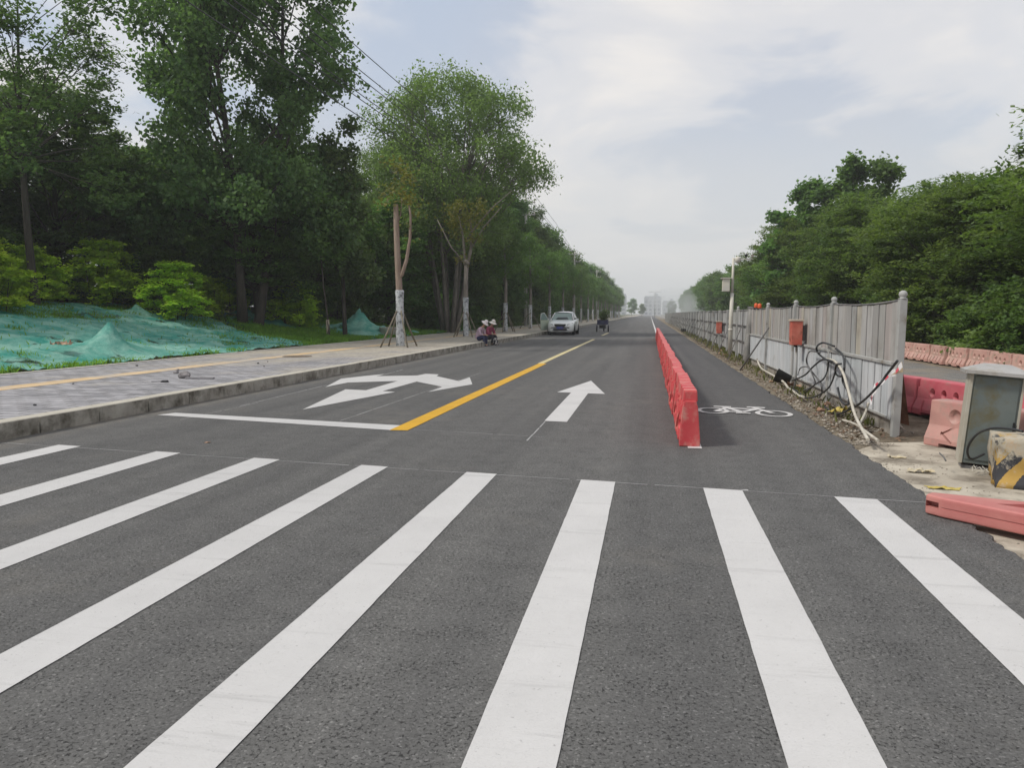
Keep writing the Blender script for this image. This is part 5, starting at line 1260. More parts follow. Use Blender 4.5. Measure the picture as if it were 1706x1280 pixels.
def barrier_a():
    Lb = 1.27; mb = MB()
    prof = [(-.105, .02), (-.11, .0), (.11, .0), (.105, .05), (.075, .46), (.066, .50), (-.066, .50), (-.075, .46)]
    prof = [(-.11, 0), (.11, 0), (.112, .07), (.082, .42), (.064, .50), (-.064, .50), (-.082, .42), (-.112, .07)]
    ys_ = [(-.627, 1), (-.52, 1.0), (-.46, .74), (-.34, .74), (-.28, 1.04), (-.20, 1.04), (-.14, .74), (.14, .74), (.20, 1.04), (.28, 1.04), (.34, .74), (.46, .74), (.52, 1), (.627, 1)]
    mb.loft([[(x * (q if .02 < z < .45 else max(q, .93)), y, z) for x, z in prof] for y, q in ys_], smooth=False)
    base = mb.mesh('ba', bevel=.010, seg=2)
    c = MB()
    m3 = Euler((0, R(90), 0)).to_matrix()
    for y in (-.30, .30): c.lathe([(.055, -.2), (.055, .2)], (0, y, .20), 14, m=m3)
    for s in (1, -1):
        for y, a in ((-.44, 24), (-.15, -24), (.15, 24), (.44, -24)):
            c.box((s * .118, y, .23), (.10, .06, .34), rot=(R(a), 0, 0))
        c.box((s * .128, 0, .43), (.14, 1.05, .035))
    c.box((0, -.30, 0), (.5, .22, .07)); c.box((0, .30, 0), (.5, .22, .07))
    me = boolean(base, c.mesh('bc'), 'barrier_body')
    mb = MB()
    for k in range(5):
        y = -Lb / 2 + .012 + (k + .5) * (Lb - .024) / 5
        mb.box((0, y, .555), (.158, (Lb - .024) / 5 - .036, .125), taper=.90, tapery=.86)
    top = mb.mesh('barrier_top', bevel=.012, seg=2)
    mb = MB(); mb.box((0, 0, .55), (.128, Lb - .05, .10)); core = mb.mesh('barrier_core')
    return me, top, core
BA, BT, BC = barrier_a()
yb = 8.25
nA = 0
for k in range(28):
    t = k / 27
    x = .445 + .012 * math.sin(k * 2.3) + .01 * t
    y0 = yb + .635 + k * 1.30
    e = thing('road_barrier', ('nearest red plastic barrier of the row between road and cycle lane' if k == 0 else 'farthest red plastic barrier of the row between road and cycle lane' if k == 27 else
              'red plastic barrier, ' + ORD[k] + ' from the near end of the row on the road'), 'barrier', (x, y0, .004), R([.4, -.5, .6, -.3, .5, -.6][k % 6]), 'red barriers in a row on the road')
    link_mesh('body', BA, M_RED, e)
    if k == 0: BT.materials.append(M_RED)
    c = link_mesh('ribbed_top', BT, None, e); link_mesh('top_core', BC, M_RED, c)
    if k < 27:
        mb = MB() if k == 0 else None
        if k == 0: mb.tube([(0, .61, .2), (0, .67, .2)], .03, 8); PIN = mb.mesh('pin')
        link_mesh('connector', PIN, M_RED, e)

def barrier_b(nh=3, cut=True):
    Lb = 1.28; mb = MB()
    prof = [(-.20, 0), (.20, 0), (.20, .09), (.135, .24), (.115, .52), (-.115, .52), (-.135, .24), (-.20, .09)]
    mb.loft([[(x, y, z) for x, z in prof] for y in (-Lb / 2, Lb / 2)], smooth=False)
    base = mb.mesh('bb', bevel=.018, seg=2)
    c = MB(); m3 = Euler((0, R(90), 0)).to_matrix()
    if nh == 3:
        for y in (-.27, 0, .27): c.lathe([(.065, -.4), (.065, .4)], (0, y, .34), 14, m=m3)
        for y in (-.42, -.14, .14, .42):
            for s in (1, -1): c.box((s * .195, y, .15), (.10, .05, .18), rot=(R(14), 0, 0))
    else:
        for y in (-.30, .30):
            for s in (1, -1): c.lathe([(.07, 0), (.095, .10)], (s * .08, y, .36), 16, m=Euler((0, R(90 * s), 0)).to_matrix())
        for s in (1, -1):
            for dy in (-.30, .30):
                c.box((s * .20, dy - .05, .20), (.13, .20, .022), rot=(R(32), 0, 0)); c.box((s * .20, dy - .05, .12), (.13, .20, .022), rot=(R(-30), 0, 0))
    c.box((0, -.30, 0), (.7, .26, .09)); c.box((0, .30, 0), (.7, .26, .09))
    c.box((0, -Lb / 2, .47), (.5, .10, .14)) if nh == 3 else None
    return boolean(base, c.mesh('bbc'), 'barrier_b')
BB = barrier_b(3); BB2 = BB.copy(); BB3 = BB.copy(); BD = barrier_b(1)
BB.materials.append(M_PINK); BB2.materials.append(M_ROSE); BD.materials.append(M_PINKN)
rr = random.Random(3)
for k in range(13):
    y = 14.8 + k * 1.32
    e = props(link_mesh('water_barrier', BB, None, None, (8.62 - .0 * k + rr.uniform(-.05, .05) - .018 * (y - 19), y, gz(8.6, y) + .03), R(rr.uniform(-4, 4))),
              'faded pink barrier across the old road, ' + ORD[k] + ' of the row from the right', 'barrier', 'faded pink barriers along the old road')
A0, B0 = Vector((3.86, 12.45)), Vector((4.9, 8.6))
d0 = (B0 - A0).normalized()
lb = ['rose red water barrier just right of the fence end', 'second rose red water barrier right of the fence end, behind the single pink one', 'rose red water barrier half hidden by the grey cabinet', 'rose red water barrier showing right of the grey cabinet',
      'rose red water barrier at the right picture edge behind the striped block']
for k, l in enumerate(lb):
    p = A0 + d0 * (-.1 + k * 1.31)
    props(link_mesh('water_barrier', BB2, None, None, (p.x, p.y, -.02), math.atan2(d0.y, d0.x) - math.pi / 2 + R([1, -3, 3, -2, 2][k])), l, 'barrier', 'rose red barriers behind the cabinet')
a, b = Vector(on_ground(1538, 734)), Vector(on_ground(1603, 747))
dv = (b - a).normalized(); c0 = a + dv * .64 + Vector((-dv.y, dv.x)) * .20
if c0.y < a.y - .3: pass
props(link_mesh('water_barrier', BD, None, None, (c0.x, c0.y, -.045), math.atan2(dv.y, dv.x) - math.pi / 2), 'single faded pink barrier with round hole and chevron groove left of the cabinet', 'barrier')
# fallen barrier
mb = MB(); pts = [(1.985, 5.75), (2.07, 5.63), (2.60, 5.10), (3.35, 4.9), (3.30, 5.52), (2.6, 5.64), (2.05, 5.83)]
mb.prism(pts, .006, .150); base = mb.mesh('fb', bevel=.022, seg=3)
c = MB(); c.prism([(2.36, 5.53), (2.62, 5.36), (3.1, 5.28), (3.05, 5.46), (2.6, 5.56)], .115, .3); c.box((2.03, 5.72, .085), (.10, .12, .045), rot=(0, 0, R(-45))); c.box((2.33, 5.37, .075), (.9, .012, .012), rot=(0, 0, R(-45)))
me = boolean(base, c.mesh('fbc'), 'fallen'); me.materials.append(M_SALMON)
props(link_mesh('fallen_barrier', me, None), 'salmon red barrier lying on its side at the right edge of the asphalt', 'barrier')

# ------------------------------------------------------------------ fence
def panel_mat(name, cols, rough=.7, width=.2, off=0.0, dirt=(.16, .14, .11), dlo=.5, dhi=.75, axis=1):
    m = bpy.data.materials.new(name); m.use_nodes = True
    t = m.node_tree; b = t.nodes['Principled BSDF']; b.inputs['Roughness'].default_value = rough
    tcn = N(t, 'ShaderNodeTexCoord'); sp = N(t, 'ShaderNodeSeparateXYZ'); L(t, tcn.outputs['Object'], sp.inputs[0])
    q = mathn(t, 'FLOOR', mathn(t, 'DIVIDE', mathn(t, 'ADD', sp.outputs[axis], off), width))
    wn = N(t, 'ShaderNodeTexWhiteNoise'); wn.noise_dimensions = '1D'; L(t, q, wn.inputs['W'])
    st = [(i / (len(cols) - 1), c) for i, c in enumerate(cols)]
    rp = rampn(t, st, 'CONSTANT'); L(t, wn.outputs['Value'], rp.inputs[0])
    mp_ = N(t, 'ShaderNodeMapping'); mp_.inputs['Scale'].default_value = (3.0, 3.0, .35); L(t, tcn.outputs['Object'], mp_.inputs[0])
    nn = N(t, 'ShaderNodeTexNoise'); nn.inputs['Scale'].default_value = 3; nn.inputs['Detail'].default_value = 8; nn.inputs['Roughness'].default_value = .65; L(t, mp_.outputs[0], nn.inputs['Vector'])
    r2 = rampn(t, [(.3, .88), (.7, 1.30)]); L(t, nn.outputs['Fac'], r2.inputs[0])
    c = mixn(t, 1.0, rp.outputs[0], r2.outputs[0], 'MULTIPLY')
    n3 = N(t, 'ShaderNodeTexNoise'); n3.inputs['Scale'].default_value = 1.9; n3.inputs['Detail'].default_value = 8; n3.inputs['Roughness'].default_value = .7; L(t, tcn.outputs['Object'], n3.inputs['Vector'])
    r3 = rampn(t, [(dlo, 0.0), (dhi, .7)]); L(t, n3.outputs['Fac'], r3.inputs[0])
    c = mixn(t, r3.outputs[0], c, dirt)
    fr = mathn(t, 'FRACT', mathn(t, 'DIVIDE', mathn(t, 'ADD', sp.outputs[axis], off), width))
    seam = rampn(t, [(0.0, .5), (0.03, .5), (0.05, 1.0), (0.95, 1.0), (0.97, .5), (1, .5)]); L(t, fr, seam.inputs[0])   # dark gaps between the strips, painted into the colour
    c = mixn(t, 1.0, c, seam.outputs[0], 'MULTIPLY')
    L(t, c, b.inputs['Base Color'])
    return m
M_UP = panel_mat('panel_weathered', [(.30, .295, .28), (.35, .345, .335), (.265, .26, .25), (.33, .32, .30), (.32, .31, .295), (.37, .345, .29), (.35, .35, .345), (.33, .30, .285), (.29, .295, .29), (.34, .335, .32)], width=.27, dlo=.52)
M_LO = panel_mat('panel_bluewhite', [(.42, .445, .46), (.46, .475, .485), (.40, .42, .43), (.47, .475, .48)], width=.105, dlo=.58, dirt=(.26, .24, .20))
M_LOW = panel_mat('panel_wide', [(.42, .445, .46), (.46, .475, .485), (.40, .42, .43), (.45, .465, .48)], width=.30, dlo=.58, dirt=(.26, .24, .20))
M_FAR = panel_mat('panel_far', [(.33, .34, .345), (.38, .385, .38), (.30, .315, .31), (.36, .37, .36), (.31, .32, .33)], width=1.08, dlo=.5, dirt=(.22, .22, .19))
M_POST = mat('post_paint', (.30, .31, .30), .6, col2=(.40, .40, .385), scale=3, stain=(.20, .17, .13), stain_scale=3, stain_lo=.55, stain_hi=.7, stretch=(1, 1, .3))
M_RAIL = mat('rail_dark', (.10, .10, .105), .7, col2=(.20, .19, .18), scale=4)
M_KICK = mat('kick_board', (.27, .25, .22), .9, col2=(.36, .34, .30), scale=3, stain=(.15, .13, .10), stain_scale=3)
FX, SP, Y0 = 2.97, 3.28, 9.72
fence = thing('hoarding_fence', 'long grey corrugated hoarding fence on posts running beside the road into the distance', 'fence', (0, 0, 0))
posts = [Y0, 13.05, 16.2, 19.8, 23.15] + [23.15 + 3.24 * k for k in range(1, 40)]
def corrugated(y0, y1, z0, z1, pitch, depth, x, sag=0.0, lean=0.0, planks=False, seed=0):
    mb = MB(); vs = []; rr = random.Random(seed); y = math.floor(y0 / pitch) * pitch; prof = []
    while y < y1 - .01:
        p = pitch
        if planks: dd = depth * rr.uniform(.6, 1.4); prof += [(y, 0), (y + p * .05, dd), (y + p * .93, dd * rr.uniform(.8, 1.1)), (y + p * .96, 0)]
        else: prof += [(y, 0), (y + p * .22, depth), (y + p * .55, depth), (y + p * .77, 0)]
        y += p
    prof = [(max(y0, min(a, y1)), b) for a, b in prof]
    for a, b in prof:
        t = (a - y0) / (y1 - y0); zt = z1 - sag * 4 * t * (1 - t) + (rr.uniform(-.012, .012) if planks else 0)
        vs += [(x - b, a, z0), (x - b + lean, a, zt)]
    n = len(prof)
    mb.add(vs, [(2 * i, 2 * i + 2, 2 * i + 3, 2 * i + 1) for i in range(n - 1)])
    me = mb.mesh('pm', recalc=False)
    bm = bmesh.new(); bm.from_mesh(me); bmesh.ops.solidify(bm, geom=bm.faces[:], thickness=.006); bm.to_mesh(me); bm.free()
    return me
rr = random.Random(17)
for k, y in enumerate(posts):
    H = 1.625 if k < 5 else 1.60
    lx = [.02, .03, .01, 0, .0][k] if k < 5 else rr.uniform(-.03, .03)
    w = .088 if k == 0 else .10
    if k == 4: continue
    mb = MB(); mb.loft([[(FX - (.03 if k else 0) + dx * w / 2 + t * lx, y + dy * w / 2 + t * rr.uniform(0, .0), -.10 + t * (H + .10)) for dx, dy in ((-1, -1), (1, -1), (1, 1), (-1, 1))] for t in (0, .5, 1)], smooth=False)
    p = mb.build('post', M_POST, fence, bevel=.006, seg=1)
    if k < 6:
        mb = MB(); mb.lathe([(.05, H), (.055, H + .01), (.03, H + .02), (.045, H + .04), (.050, H + .06), (.04, H + .09), (.015, H + .105)], (FX + lx - (.03 if k else 0), y, 0), 14); mb.build('post_cap', M_POST, p)
for k in range(len(posts) - 1):
    a, b = posts[k] + .05, posts[k + 1] - .045
    if k < 4:
        link_mesh('upper_panel', corrugated(a, b, .80, 1.60, .27, .018, FX + .012, .035, .0, True, k), M_UP, fence)
        link_mesh('lower_panel', corrugated(a, b, .17, .84, .105 if k else .30, .024, FX - .012, 0, 0, k == 0, k), M_LO if k else M_LOW, fence)
        mb = MB(); mb.box((FX - .045, (a + b) / 2, .845), (.045, b - a, .045)); mb.build('middle_rail', M_POST, fence, bevel=.005, seg=1)
        mb = MB(); mb.box((FX - .035, (a + b) / 2, .165), (.035, b - a, .035)); mb.build('bottom_rail', M_POST, fence, bevel=.004, seg=1)
        n = 12; pts = [(FX - .012, a + (b - a) * i / n, 1.612 - .035 * 4 * (i / n) * (1 - i / n)) for i in range(n + 1)]
        mb = MB(); mb.tube(pts, .014, 6); mb.build('top_rail', M_RAIL, fence)
        mb = MB(); mb.box((FX + .01, (a + b) / 2, .05), (.03, b - a, .20)); mb.build('kick_board', M_KICK, fence)
    else:
        ln = rr.uniform(-.02, .02)
        link_mesh('upper_panel', corrugated(a, b, .12, 1.56 + rr.uniform(-.02, .02), 1.08, .012, FX + .02, .0, ln, True, k), M_FAR, fence)
        for z in ((.55, 1.08) if k < 36 else (.55,)):
            mb = MB(); mb.box((FX - .03, (a + b) / 2, z + rr.uniform(-.03, .03)), (.04, b - a, .03)); mb.build('cross_rail', M_RAIL, fence)
        if k < 30:
            mb = MB(); yy = (a + b) / 2 + rr.uniform(-.6, .6); mb.box((FX - .055, yy, .84), (.03, .04, 1.5)); mb.build('panel_joint', M_RAIL, fence)
            mb = MB(); mb.tube([(FX - .05, yy + .2, 1.1), (FX - .50, yy - .1, -.02)], .018, 6); mb.build('brace', M_RAIL, fence)
        if k < 22:
            mb = MB(); mb.box((FX - .02, (a + b) / 2, 1.575), (.03, b - a, .02)); mb.build('capping', M_POST, fence)
# weathered leaning post and diagonal prop between timber bays and flat bays
e = thing('leaning_post', 'thick dark leaning post where the ribbed bays meet the flat fence bays', 'post', (0, 0, 0))
mb = MB(); mb.tube([(FX - .16, 22.9, -.08), (FX - .12, 23.0, .5), (FX - .05, 23.15, 1.1), (FX - .02, 23.2, 1.60)], [.10, .095, .09, .085], 12); mb.build('shaft', mat('post_dark', (.14, .14, .135), .9, col2=(.30, .29, .27), scale=4, bump=.008, stretch=(1, 1, .4)), e)
mb = MB(); mb.lathe([(.085, 1.60), (.10, 1.615), (.10, 1.64), (.06, 1.66)], (FX - .02, 23.2, 0), 12); mb.build('post_top', M_RAIL, e)
mb = MB(); A, B = on_x(1281, 546, FX - .06), Vector((*on_ground(1233, 616, 0), -.02)); mb.tube([A, B], .02, 8)
props(mb.build('prop_pole', M_RAIL), 'thin dark pole propped diagonally against the fence', 'pole')
# warning lamps on the fence top
M_ORG = mat('lamp_orange', (.62, .10, .03), .4)
for px, py, l in ((1265.5, 509, 'small orange warning lamp on top of the fence by the leaning post'), (1259.5, 511, 'small dark red lamp on the fence top left of the orange one')):
    p = on_x(px, py, FX); e = thing('warning_lamp', l, 'lamp', (FX, p.y, 1.60 if px > 1262 else 1.62), 0)
    mb = MB(); mb.lathe([(.05, 0), (.055, .02), (.05, .11), (.03, .13), (.01, .135)], n=12); mb.build('lens', M_ORG, e)
    mb = MB(); mb.lathe([(.06, -.04), (.06, .0), (.05, .005)], n=12); mb.build('lamp_base', M_BLACKP, e)
# red boxes hung on the fence
M_BOX = mat('box_red', (.46, .10, .07), .6, col2=(.55, .18, .13), scale=5, stain=(.25, .08, .05), stain_scale=6)
def redbox(px, py, s, label, pole=True):
    p = on_x(px, py, FX - .20)
    e = thing('meter_box', label, 'box', (FX - .20, p.y, p.z))
    mb = MB(); mb.box((0, 0, 0), (.20 * s, .24 * s, .46 * s), taper=1.04); mb.build('box_body', M_BOX, e, bevel=.012)
    mb = MB(); mb.box((0, 0, .245 * s), (.24 * s, .28 * s, .035)); mb.build('box_lid', mat('lid_tan', (.50, .42, .34), .8) if 'lid_tan' not in MATS else MATS['lid_tan'], e, bevel=.006)
    mb = MB(); mb.box((-.105 * s, 0, .02), (.008, .17 * s, .30 * s)); mb.build('box_door', M_BOX, e, bevel=.003)
    for dy in (-.07, .07): mb = MB(); mb.tube([(0, dy, -.23 * s), (0, dy, -.27 * s)], .018, 6); mb.build('cable_gland', M_BLACKP, e)
    if pole: mb = MB(); mb.tube([(.02, 0, -.25), (.03, -.0, -.7), (.02, .06, -p.z - .06)], .022, 8); mb.build('stand', M_POST, e)
    mb = MB(); mb.box((.13 * s, 0, .0), (.10, .03, .30)); mb.build('bracket', M_RAIL, e)
redbox(1326, 555, 1.0, 'red metal box with tan lid mounted on the fence above the hose coil')
redbox(1198, 546, 1.0, 'smaller red metal box on the flat fence bays further away', False)

# ------------------------------------------------------------------ surveillance pole
M_PW = mat('pole_white', (.52, .51, .47), .6, col2=(.60, .57, .48), scale=3)
x, y = on_ground(1217, 592); sp_ = thing('camera_pole', 'off-white surveillance pole with a box and camera arm in front of the fence', 'pole', (x - .02, y, -.03))
mb = MB(); mb.tube([(0, 0, 0), (0, 0, 1.3), (.02, 0, 2.2)], [.075, .068, .062], 12); mb.tube([(.02, 0, 2.2), (.03, 0, 3.42)], [.045, .04], 12); mb.lathe([(.085, .90), (.09, .91), (.085, .96)], n=12); mb.build('pole_shaft', M_PW, sp_)
mb = MB(); mb.box((-.20, 0, 2.48), (.24, .26, .44)); bx_ = mb.build('equipment_box', M_PW, sp_, bevel=.01)
mb = MB(); mb.box((-.20, 0, 2.715), (.36, .34, .025)); mb.build('box_roof', M_PW, bx_)
mb = MB(); mb.tube([(-.34, 0, 2.74), (-.06, 0, 2.74)], .01, 6); mb.tube([(.0, 0, 2.30), (.13, 0, 2.30)], .012, 6); mb.build('bracket', M_RAIL, sp_)
mb = MB(); mb.tube([(.03, 0, 3.34), (.35, 0, 3.37), (.68, 0, 3.37)], .018, 8); mb.build('camera_arm', M_PW, sp_)
mb = MB(); mb.lathe([(.001, -.11), (.07, -.09), (.10, -.02), (.10, .06), (.06, .11), (.001, .12)], (.17, -.05, 3.34), 16); mb.build('dome_camera', M_PW, sp_)
mb = MB(); mb.tube([(.45, -.09, 3.50), (.45, .08, 3.50)], .045, 10); mb.tube([(.45, 0, 3.37), (.45, 0, 3.46)], .012, 6); mb.build('bullet_camera', M_BLACKP, sp_)
mb = MB(); mb.tube([(.66, -.09, 3.48), (.66, .08, 3.48)], .042, 10); mb.tube([(.66, 0, 3.37), (.66, 0, 3.44)], .012, 6); mb.build('bullet_camera', MATS['verge_stone'], sp_)

# ------------------------------------------------------------------ hoses, pipes and tape by the fence
M_HOSE = mat('hose_black', (.03, .032, .034), .45); M_HOSE2 = mat('hose_grey', (.12, .12, .12), .5)
M_PIPE = mat('pipe_white', (.44, .42, .36), .6, col2=(.55, .52, .45), scale=5, stain=(.28, .24, .19), stain_scale=6)
def z5(x, y): return (1240 + x / 4.268, 440 + y / 4.267)
def curve(pts, rad, X0, X1, n=8, closed=False):
    P = []
    for i, (x, y) in enumerate(pts):
        t = i / (len(pts) - 1); Xv = X0 + (X1 - X0) * t + .05 * math.sin(i * 2.1)
        P.append(on_x(*z5(x, y), Xv))
    # Catmull-Rom smoothing
    out = []
    for i in range(len(P) - 1):
        p0, p1, p2, p3 = P[max(0, i - 1)], P[i], P[i + 1], P[min(len(P) - 1, i + 2)]
        for k in range(6):
            t = k / 6
            out.append(.5 * ((2 * p1) + (p2 - p0) * t + (2 * p0 - 5 * p1 + 4 * p2 - p3) * t * t + (3 * p1 - p0 - 3 * p2 + p3) * t ** 3))
    out.append(P[-1])
    for p in out: p.z = max(p.z, -.015 + rad)
    return MB().tube(out, rad, n)
hs = [([(640, 585), (560, 560), (515, 590), (530, 640), (600, 690), (680, 740), (720, 830), (745, 940), (735, 1000), (690, 975), (665, 880)], .016, 'thick black hose looped highest over the middle post'),
      ([(650, 600), (700, 650), (712, 730), (700, 830), (735, 900), (750, 970)], .016, 'black hose hanging down right of the middle post'),
      ([(540, 630), (470, 620), (445, 660), (450, 720), (500, 790), (545, 850), (550, 920), (530, 950)], .014, 'black hose loop at the left of the coil'),
      ([(340, 830), (430, 790), (490, 730), (560, 680), (640, 700), (700, 760), (690, 800), (650, 780), (655, 720), (690, 710)], .015, 'black hose running from the bucket up to the coil'),
      ([(600, 690), (590, 760), (560, 820), (500, 860), (430, 920)], .013, 'black hose sagging below the coil towards the ground'),
      ([(380, 790), (400, 740), (450, 735), (490, 800), (500, 860), (420, 900)], .011, 'thin black hose in a small low loop'),
      ([(1088, 690), (1010, 790), (940, 880), (850, 970), (760, 1030), (640, 1075), (560, 1060)], .015, 'long black cable sagging from the end post to the yellow rag'),
      ([(650, 760), (600, 880), (500, 945), (420, 950), (350, 925), (280, 835)], .013, 'black cable curving along the ground below the coil')]
for k, (p, r, l) in enumerate(hs):
    props(curve(p, r, 2.82 - .02 * k, 2.72).build('hose', M_HOSE if k % 3 != 2 else M_HOSE2), l, 'hose', 'tangled hoses on the fence')
ps_ = [([(560, 675), (640, 690), (700, 770), (740, 900), (790, 1080), (880, 1250)], .019, 'long off-white pipe leaning from the hose coil down to the asphalt', 2.84, 2.42),
       ([(90, 675), (120, 740), (200, 790), (280, 840), (340, 920), (420, 945)], .022, 'off-white pipe snaking along the verge to the black bucket', 2.72, 2.6),
       ([(700, 1110), (790, 1140), (860, 1190), (950, 1255)], .016, 'thin off-white pipe lying on the verge below the fence end', 2.6, 2.45),
       ([(885, 985), (860, 1060), (820, 1140)], .016, 'short pale stick standing against the fence end bay', 2.8, 2.62)]
for p, r, l, a, b in ps_: props(curve(p, r, a, b).build('pipe', M_PIPE), l, 'pipe')
M_TAPE_W = mat('tape_white', (.70, .68, .68), .6); M_TAPE_R = mat('tape_red', (.60, .09, .12), .6)
e = thing('warning_tape', 'torn red and white warning tape fluttering at the end post of the fence', 'tape', (0, 0, 0))
tp = [on_x(*z5(x, y), X) for x, y, X in ((1120, 715, 2.86), (1075, 770, 2.84), (1020, 790, 2.82), (975, 840, 2.78), (935, 870, 2.75), (910, 940, 2.72), (895, 985, 2.70))]
for i in range(len(tp) - 1):
    a, b = tp[i], tp[i + 1]
    for j in range(2):
        p, q = a.lerp(b, j / 2), a.lerp(b, (j + 1) / 2)
        wv = Vector((.01 * math.sin(i * 3 + j), .028, .03 + .012 * math.sin(i * 2 + j * 4)))
        mb = MB(); mb.add([p - wv, q - wv * .9, q + wv * .9, p + wv, p - wv + Vector((.002, 0, 0)), q - wv * .9 + Vector((.002, 0, 0)), q + wv * .9 + Vector((.002, 0, 0)), p + wv + Vector((.002, 0, 0))], [(0, 1, 2, 3), (7, 6, 5, 4), (0, 4, 5, 1), (1, 5, 6, 2), (2, 6, 7, 3), (3, 7, 4, 0)])
        mb.build('tape_band', M_TAPE_R if (i * 2 + j) % 3 == 1 else M_TAPE_W, e)
mb = MB(); A = on_x(*z5(1120, 690), 2.9); mb.add([A, A + Vector((.02, .0, -.13)), A + Vector((-.12, -.02, -.17)), A + Vector((-.03, 0, -.10)), A + Vector((.003, .004, 0)), A + Vector((.023, .004, -.13)), A + Vector((-.117, -.016, -.17)), A + Vector((-.027, .004, -.10))], [(0, 1, 2, 3), (7, 6, 5, 4), (0, 4, 5, 1), (1, 5, 6, 2), (2, 6, 7, 3), (3, 7, 4, 0)]); mb.build('loose_end', M_PALEJ, e)
# rusty board behind the end post
M_RUST = mat('rust_board', (.10, .045, .03), .9, col2=(.20, .10, .06), scale=6)
a = on_x(1494, 690, 3.06); mb = MB(); mb.loft([[(3.04, 9.95, .10), (3.16, 9.80, .08), (3.165, 9.83, .08), (3.05, 9.98, .10)], [(3.05, 9.95, .86), (3.07, 9.90, .86), (3.075, 9.92, .86), (3.06, 9.98, .86)]], smooth=False)
props(mb.build('rusty_board', M_RUST, bevel=.003), 'dark rusty board leaning behind the end post of the fence', 'board')

# ------------------------------------------------------------------ grey cabinet and striped block
M_CAB = mat('cabinet_steel', (.115, .14, .14), .45, .2, col2=(.16, .185, .175), scale=2, stain=(.13, .115, .06), stain_scale=3.4, stain_lo=.50, stain_hi=.66)
M_CABE = mat('cabinet_edge', (.36, .33, .26), .6, col2=(.42, .40, .34), scale=6)
M_CABR = mat('cabinet_roof', (.33, .33, .32), .5, .1, col2=(.42, .41, .40), scale=3, stain=(.25, .22, .17), stain_scale=3)
cab = thing('electric_cabinet', 'tilted grey steel cabinet with a shallow hipped roof standing on the concrete apron', 'cabinet', (2.985, 7.80, -.045), 0, rot=(R(-1), R(4.2), R(-14)))
# local x along the front, y depth
W_, D_, H_ = .415, .26, .95
mb = MB(); mb.box((W_ / 2, D_ / 2, H_ / 2 + .03), (W_, D_, H_ - .06)); mb.build('cabinet_body', M_CAB, cab, bevel=.006)
mb = MB(); mb.box((W_ / 2, -.006, H_ / 2 + .03), (W_ - .05, .012, H_ - .14)); dr = mb.build('cabinet_door', M_CAB, cab, bevel=.004)
mb = MB(); mb.box((W_ - .03, -.018, .45), (.016, .02, .10)); mb.build('handle', M_BLACKP, dr)
mb = MB(); mb.box((-.004, .02, H_ / 2 + .03), (.03, .06, H_ - .05)); mb.box((W_ + .003, .01, H_ / 2 + .03), (.02, .05, H_ - .05)); mb.box((-.004, .17, H_ / 2 + .03), (.012, .30, H_ - .05)); mb.build('corner_frame', M_CABE, cab, bevel=.003)
mb = MB(); mb.box((W_ / 2, D_ / 2, .012), (W_ - .03, D_ - .03, .05)); mb.build('plinth', M_RAIL, cab)
mb = MB(); x0, x1, y0_, y1_ = -.07, W_ + .08, -.09, D_ + .08
mb.add([(x0, y0_, H_ - .02), (x1, y0_, H_ - .02), (x1, y1_, H_ - .02), (x0, y1_, H_ - .02), (x0, y0_, H_ + .012), (x1, y0_, H_ + .012), (x1, y1_, H_ + .012), (x0, y1_, H_ + .012), (x0 + .17, D_ / 2, H_ + .085), (x1 - .17, D_ / 2, H_ + .085)],
       [(3, 2, 1, 0), (0, 1, 5, 4), (1, 2, 6, 5), (2, 3, 7, 6), (3, 0, 4, 7), (4, 5, 9, 8), (5, 6, 9), (6, 7, 8, 9), (7, 4, 8)])
mb.build('cabinet_roof', M_CABR, cab)
for k, (p, r, l) in enumerate([([(480, 830), (560, 800), (640, 790)], .004, 'thin white wires tangled at the foot of the cabinet'), ]):
    mb = MB()
    for q in range(5):
        pts = [Vector((3.02 + .05 * q + .03 * math.sin(q * 3 + j), 7.66 - .03 * j - .02 * q, -.03 + .05 * abs(math.sin(j * 1.3 + q)))) for j in range(7)]
        mb.tube(pts, .004, 5)
    props(mb.build('wire_tangle', M_PIPE), l, 'wires')
mb = MB(); zp = lambda x, y, Y: on_y(1460 + x / 3.557, 540 + y / 3.556, Y)
pts = [zp(640, 770, 7.5), zp(560, 800, 7.45), zp(540, 740, 7.35), zp(590, 660, 7.2), zp(680, 620, 6.95), zp(790, 622, 6.75), zp(880, 640, 6.6)]
out = []
for i in range(len(pts) - 1):
    p0, p1, p2, p3 = pts[max(0, i - 1)], pts[i], pts[i + 1], pts[min(len(pts) - 1, i + 2)]
    for k in range(5):
        t = k / 5; out.append(.5 * ((2 * p1) + (p2 - p0) * t + (2 * p0 - 5 * p1 + 4 * p2 - p3) * t * t + (3 * p1 - p0 - 3 * p2 + p3) * t ** 3))
mb.tube(out, .011, 8); props(mb.build('cabinet_cable', M_HOSE), 'black cable looping from the cabinet over the striped block', 'cable')
pts = [zp(380, 770, 7.6), zp(375, 765, 7.6), zp(400, 790, 7.55), zp(412, 812, 7.5)]; mb = MB(); mb.tube(pts, .007, 6)
props(mb.build('cable_stub', M_HOSE2), 'short curled cable end left of the cabinet foot', 'cable')
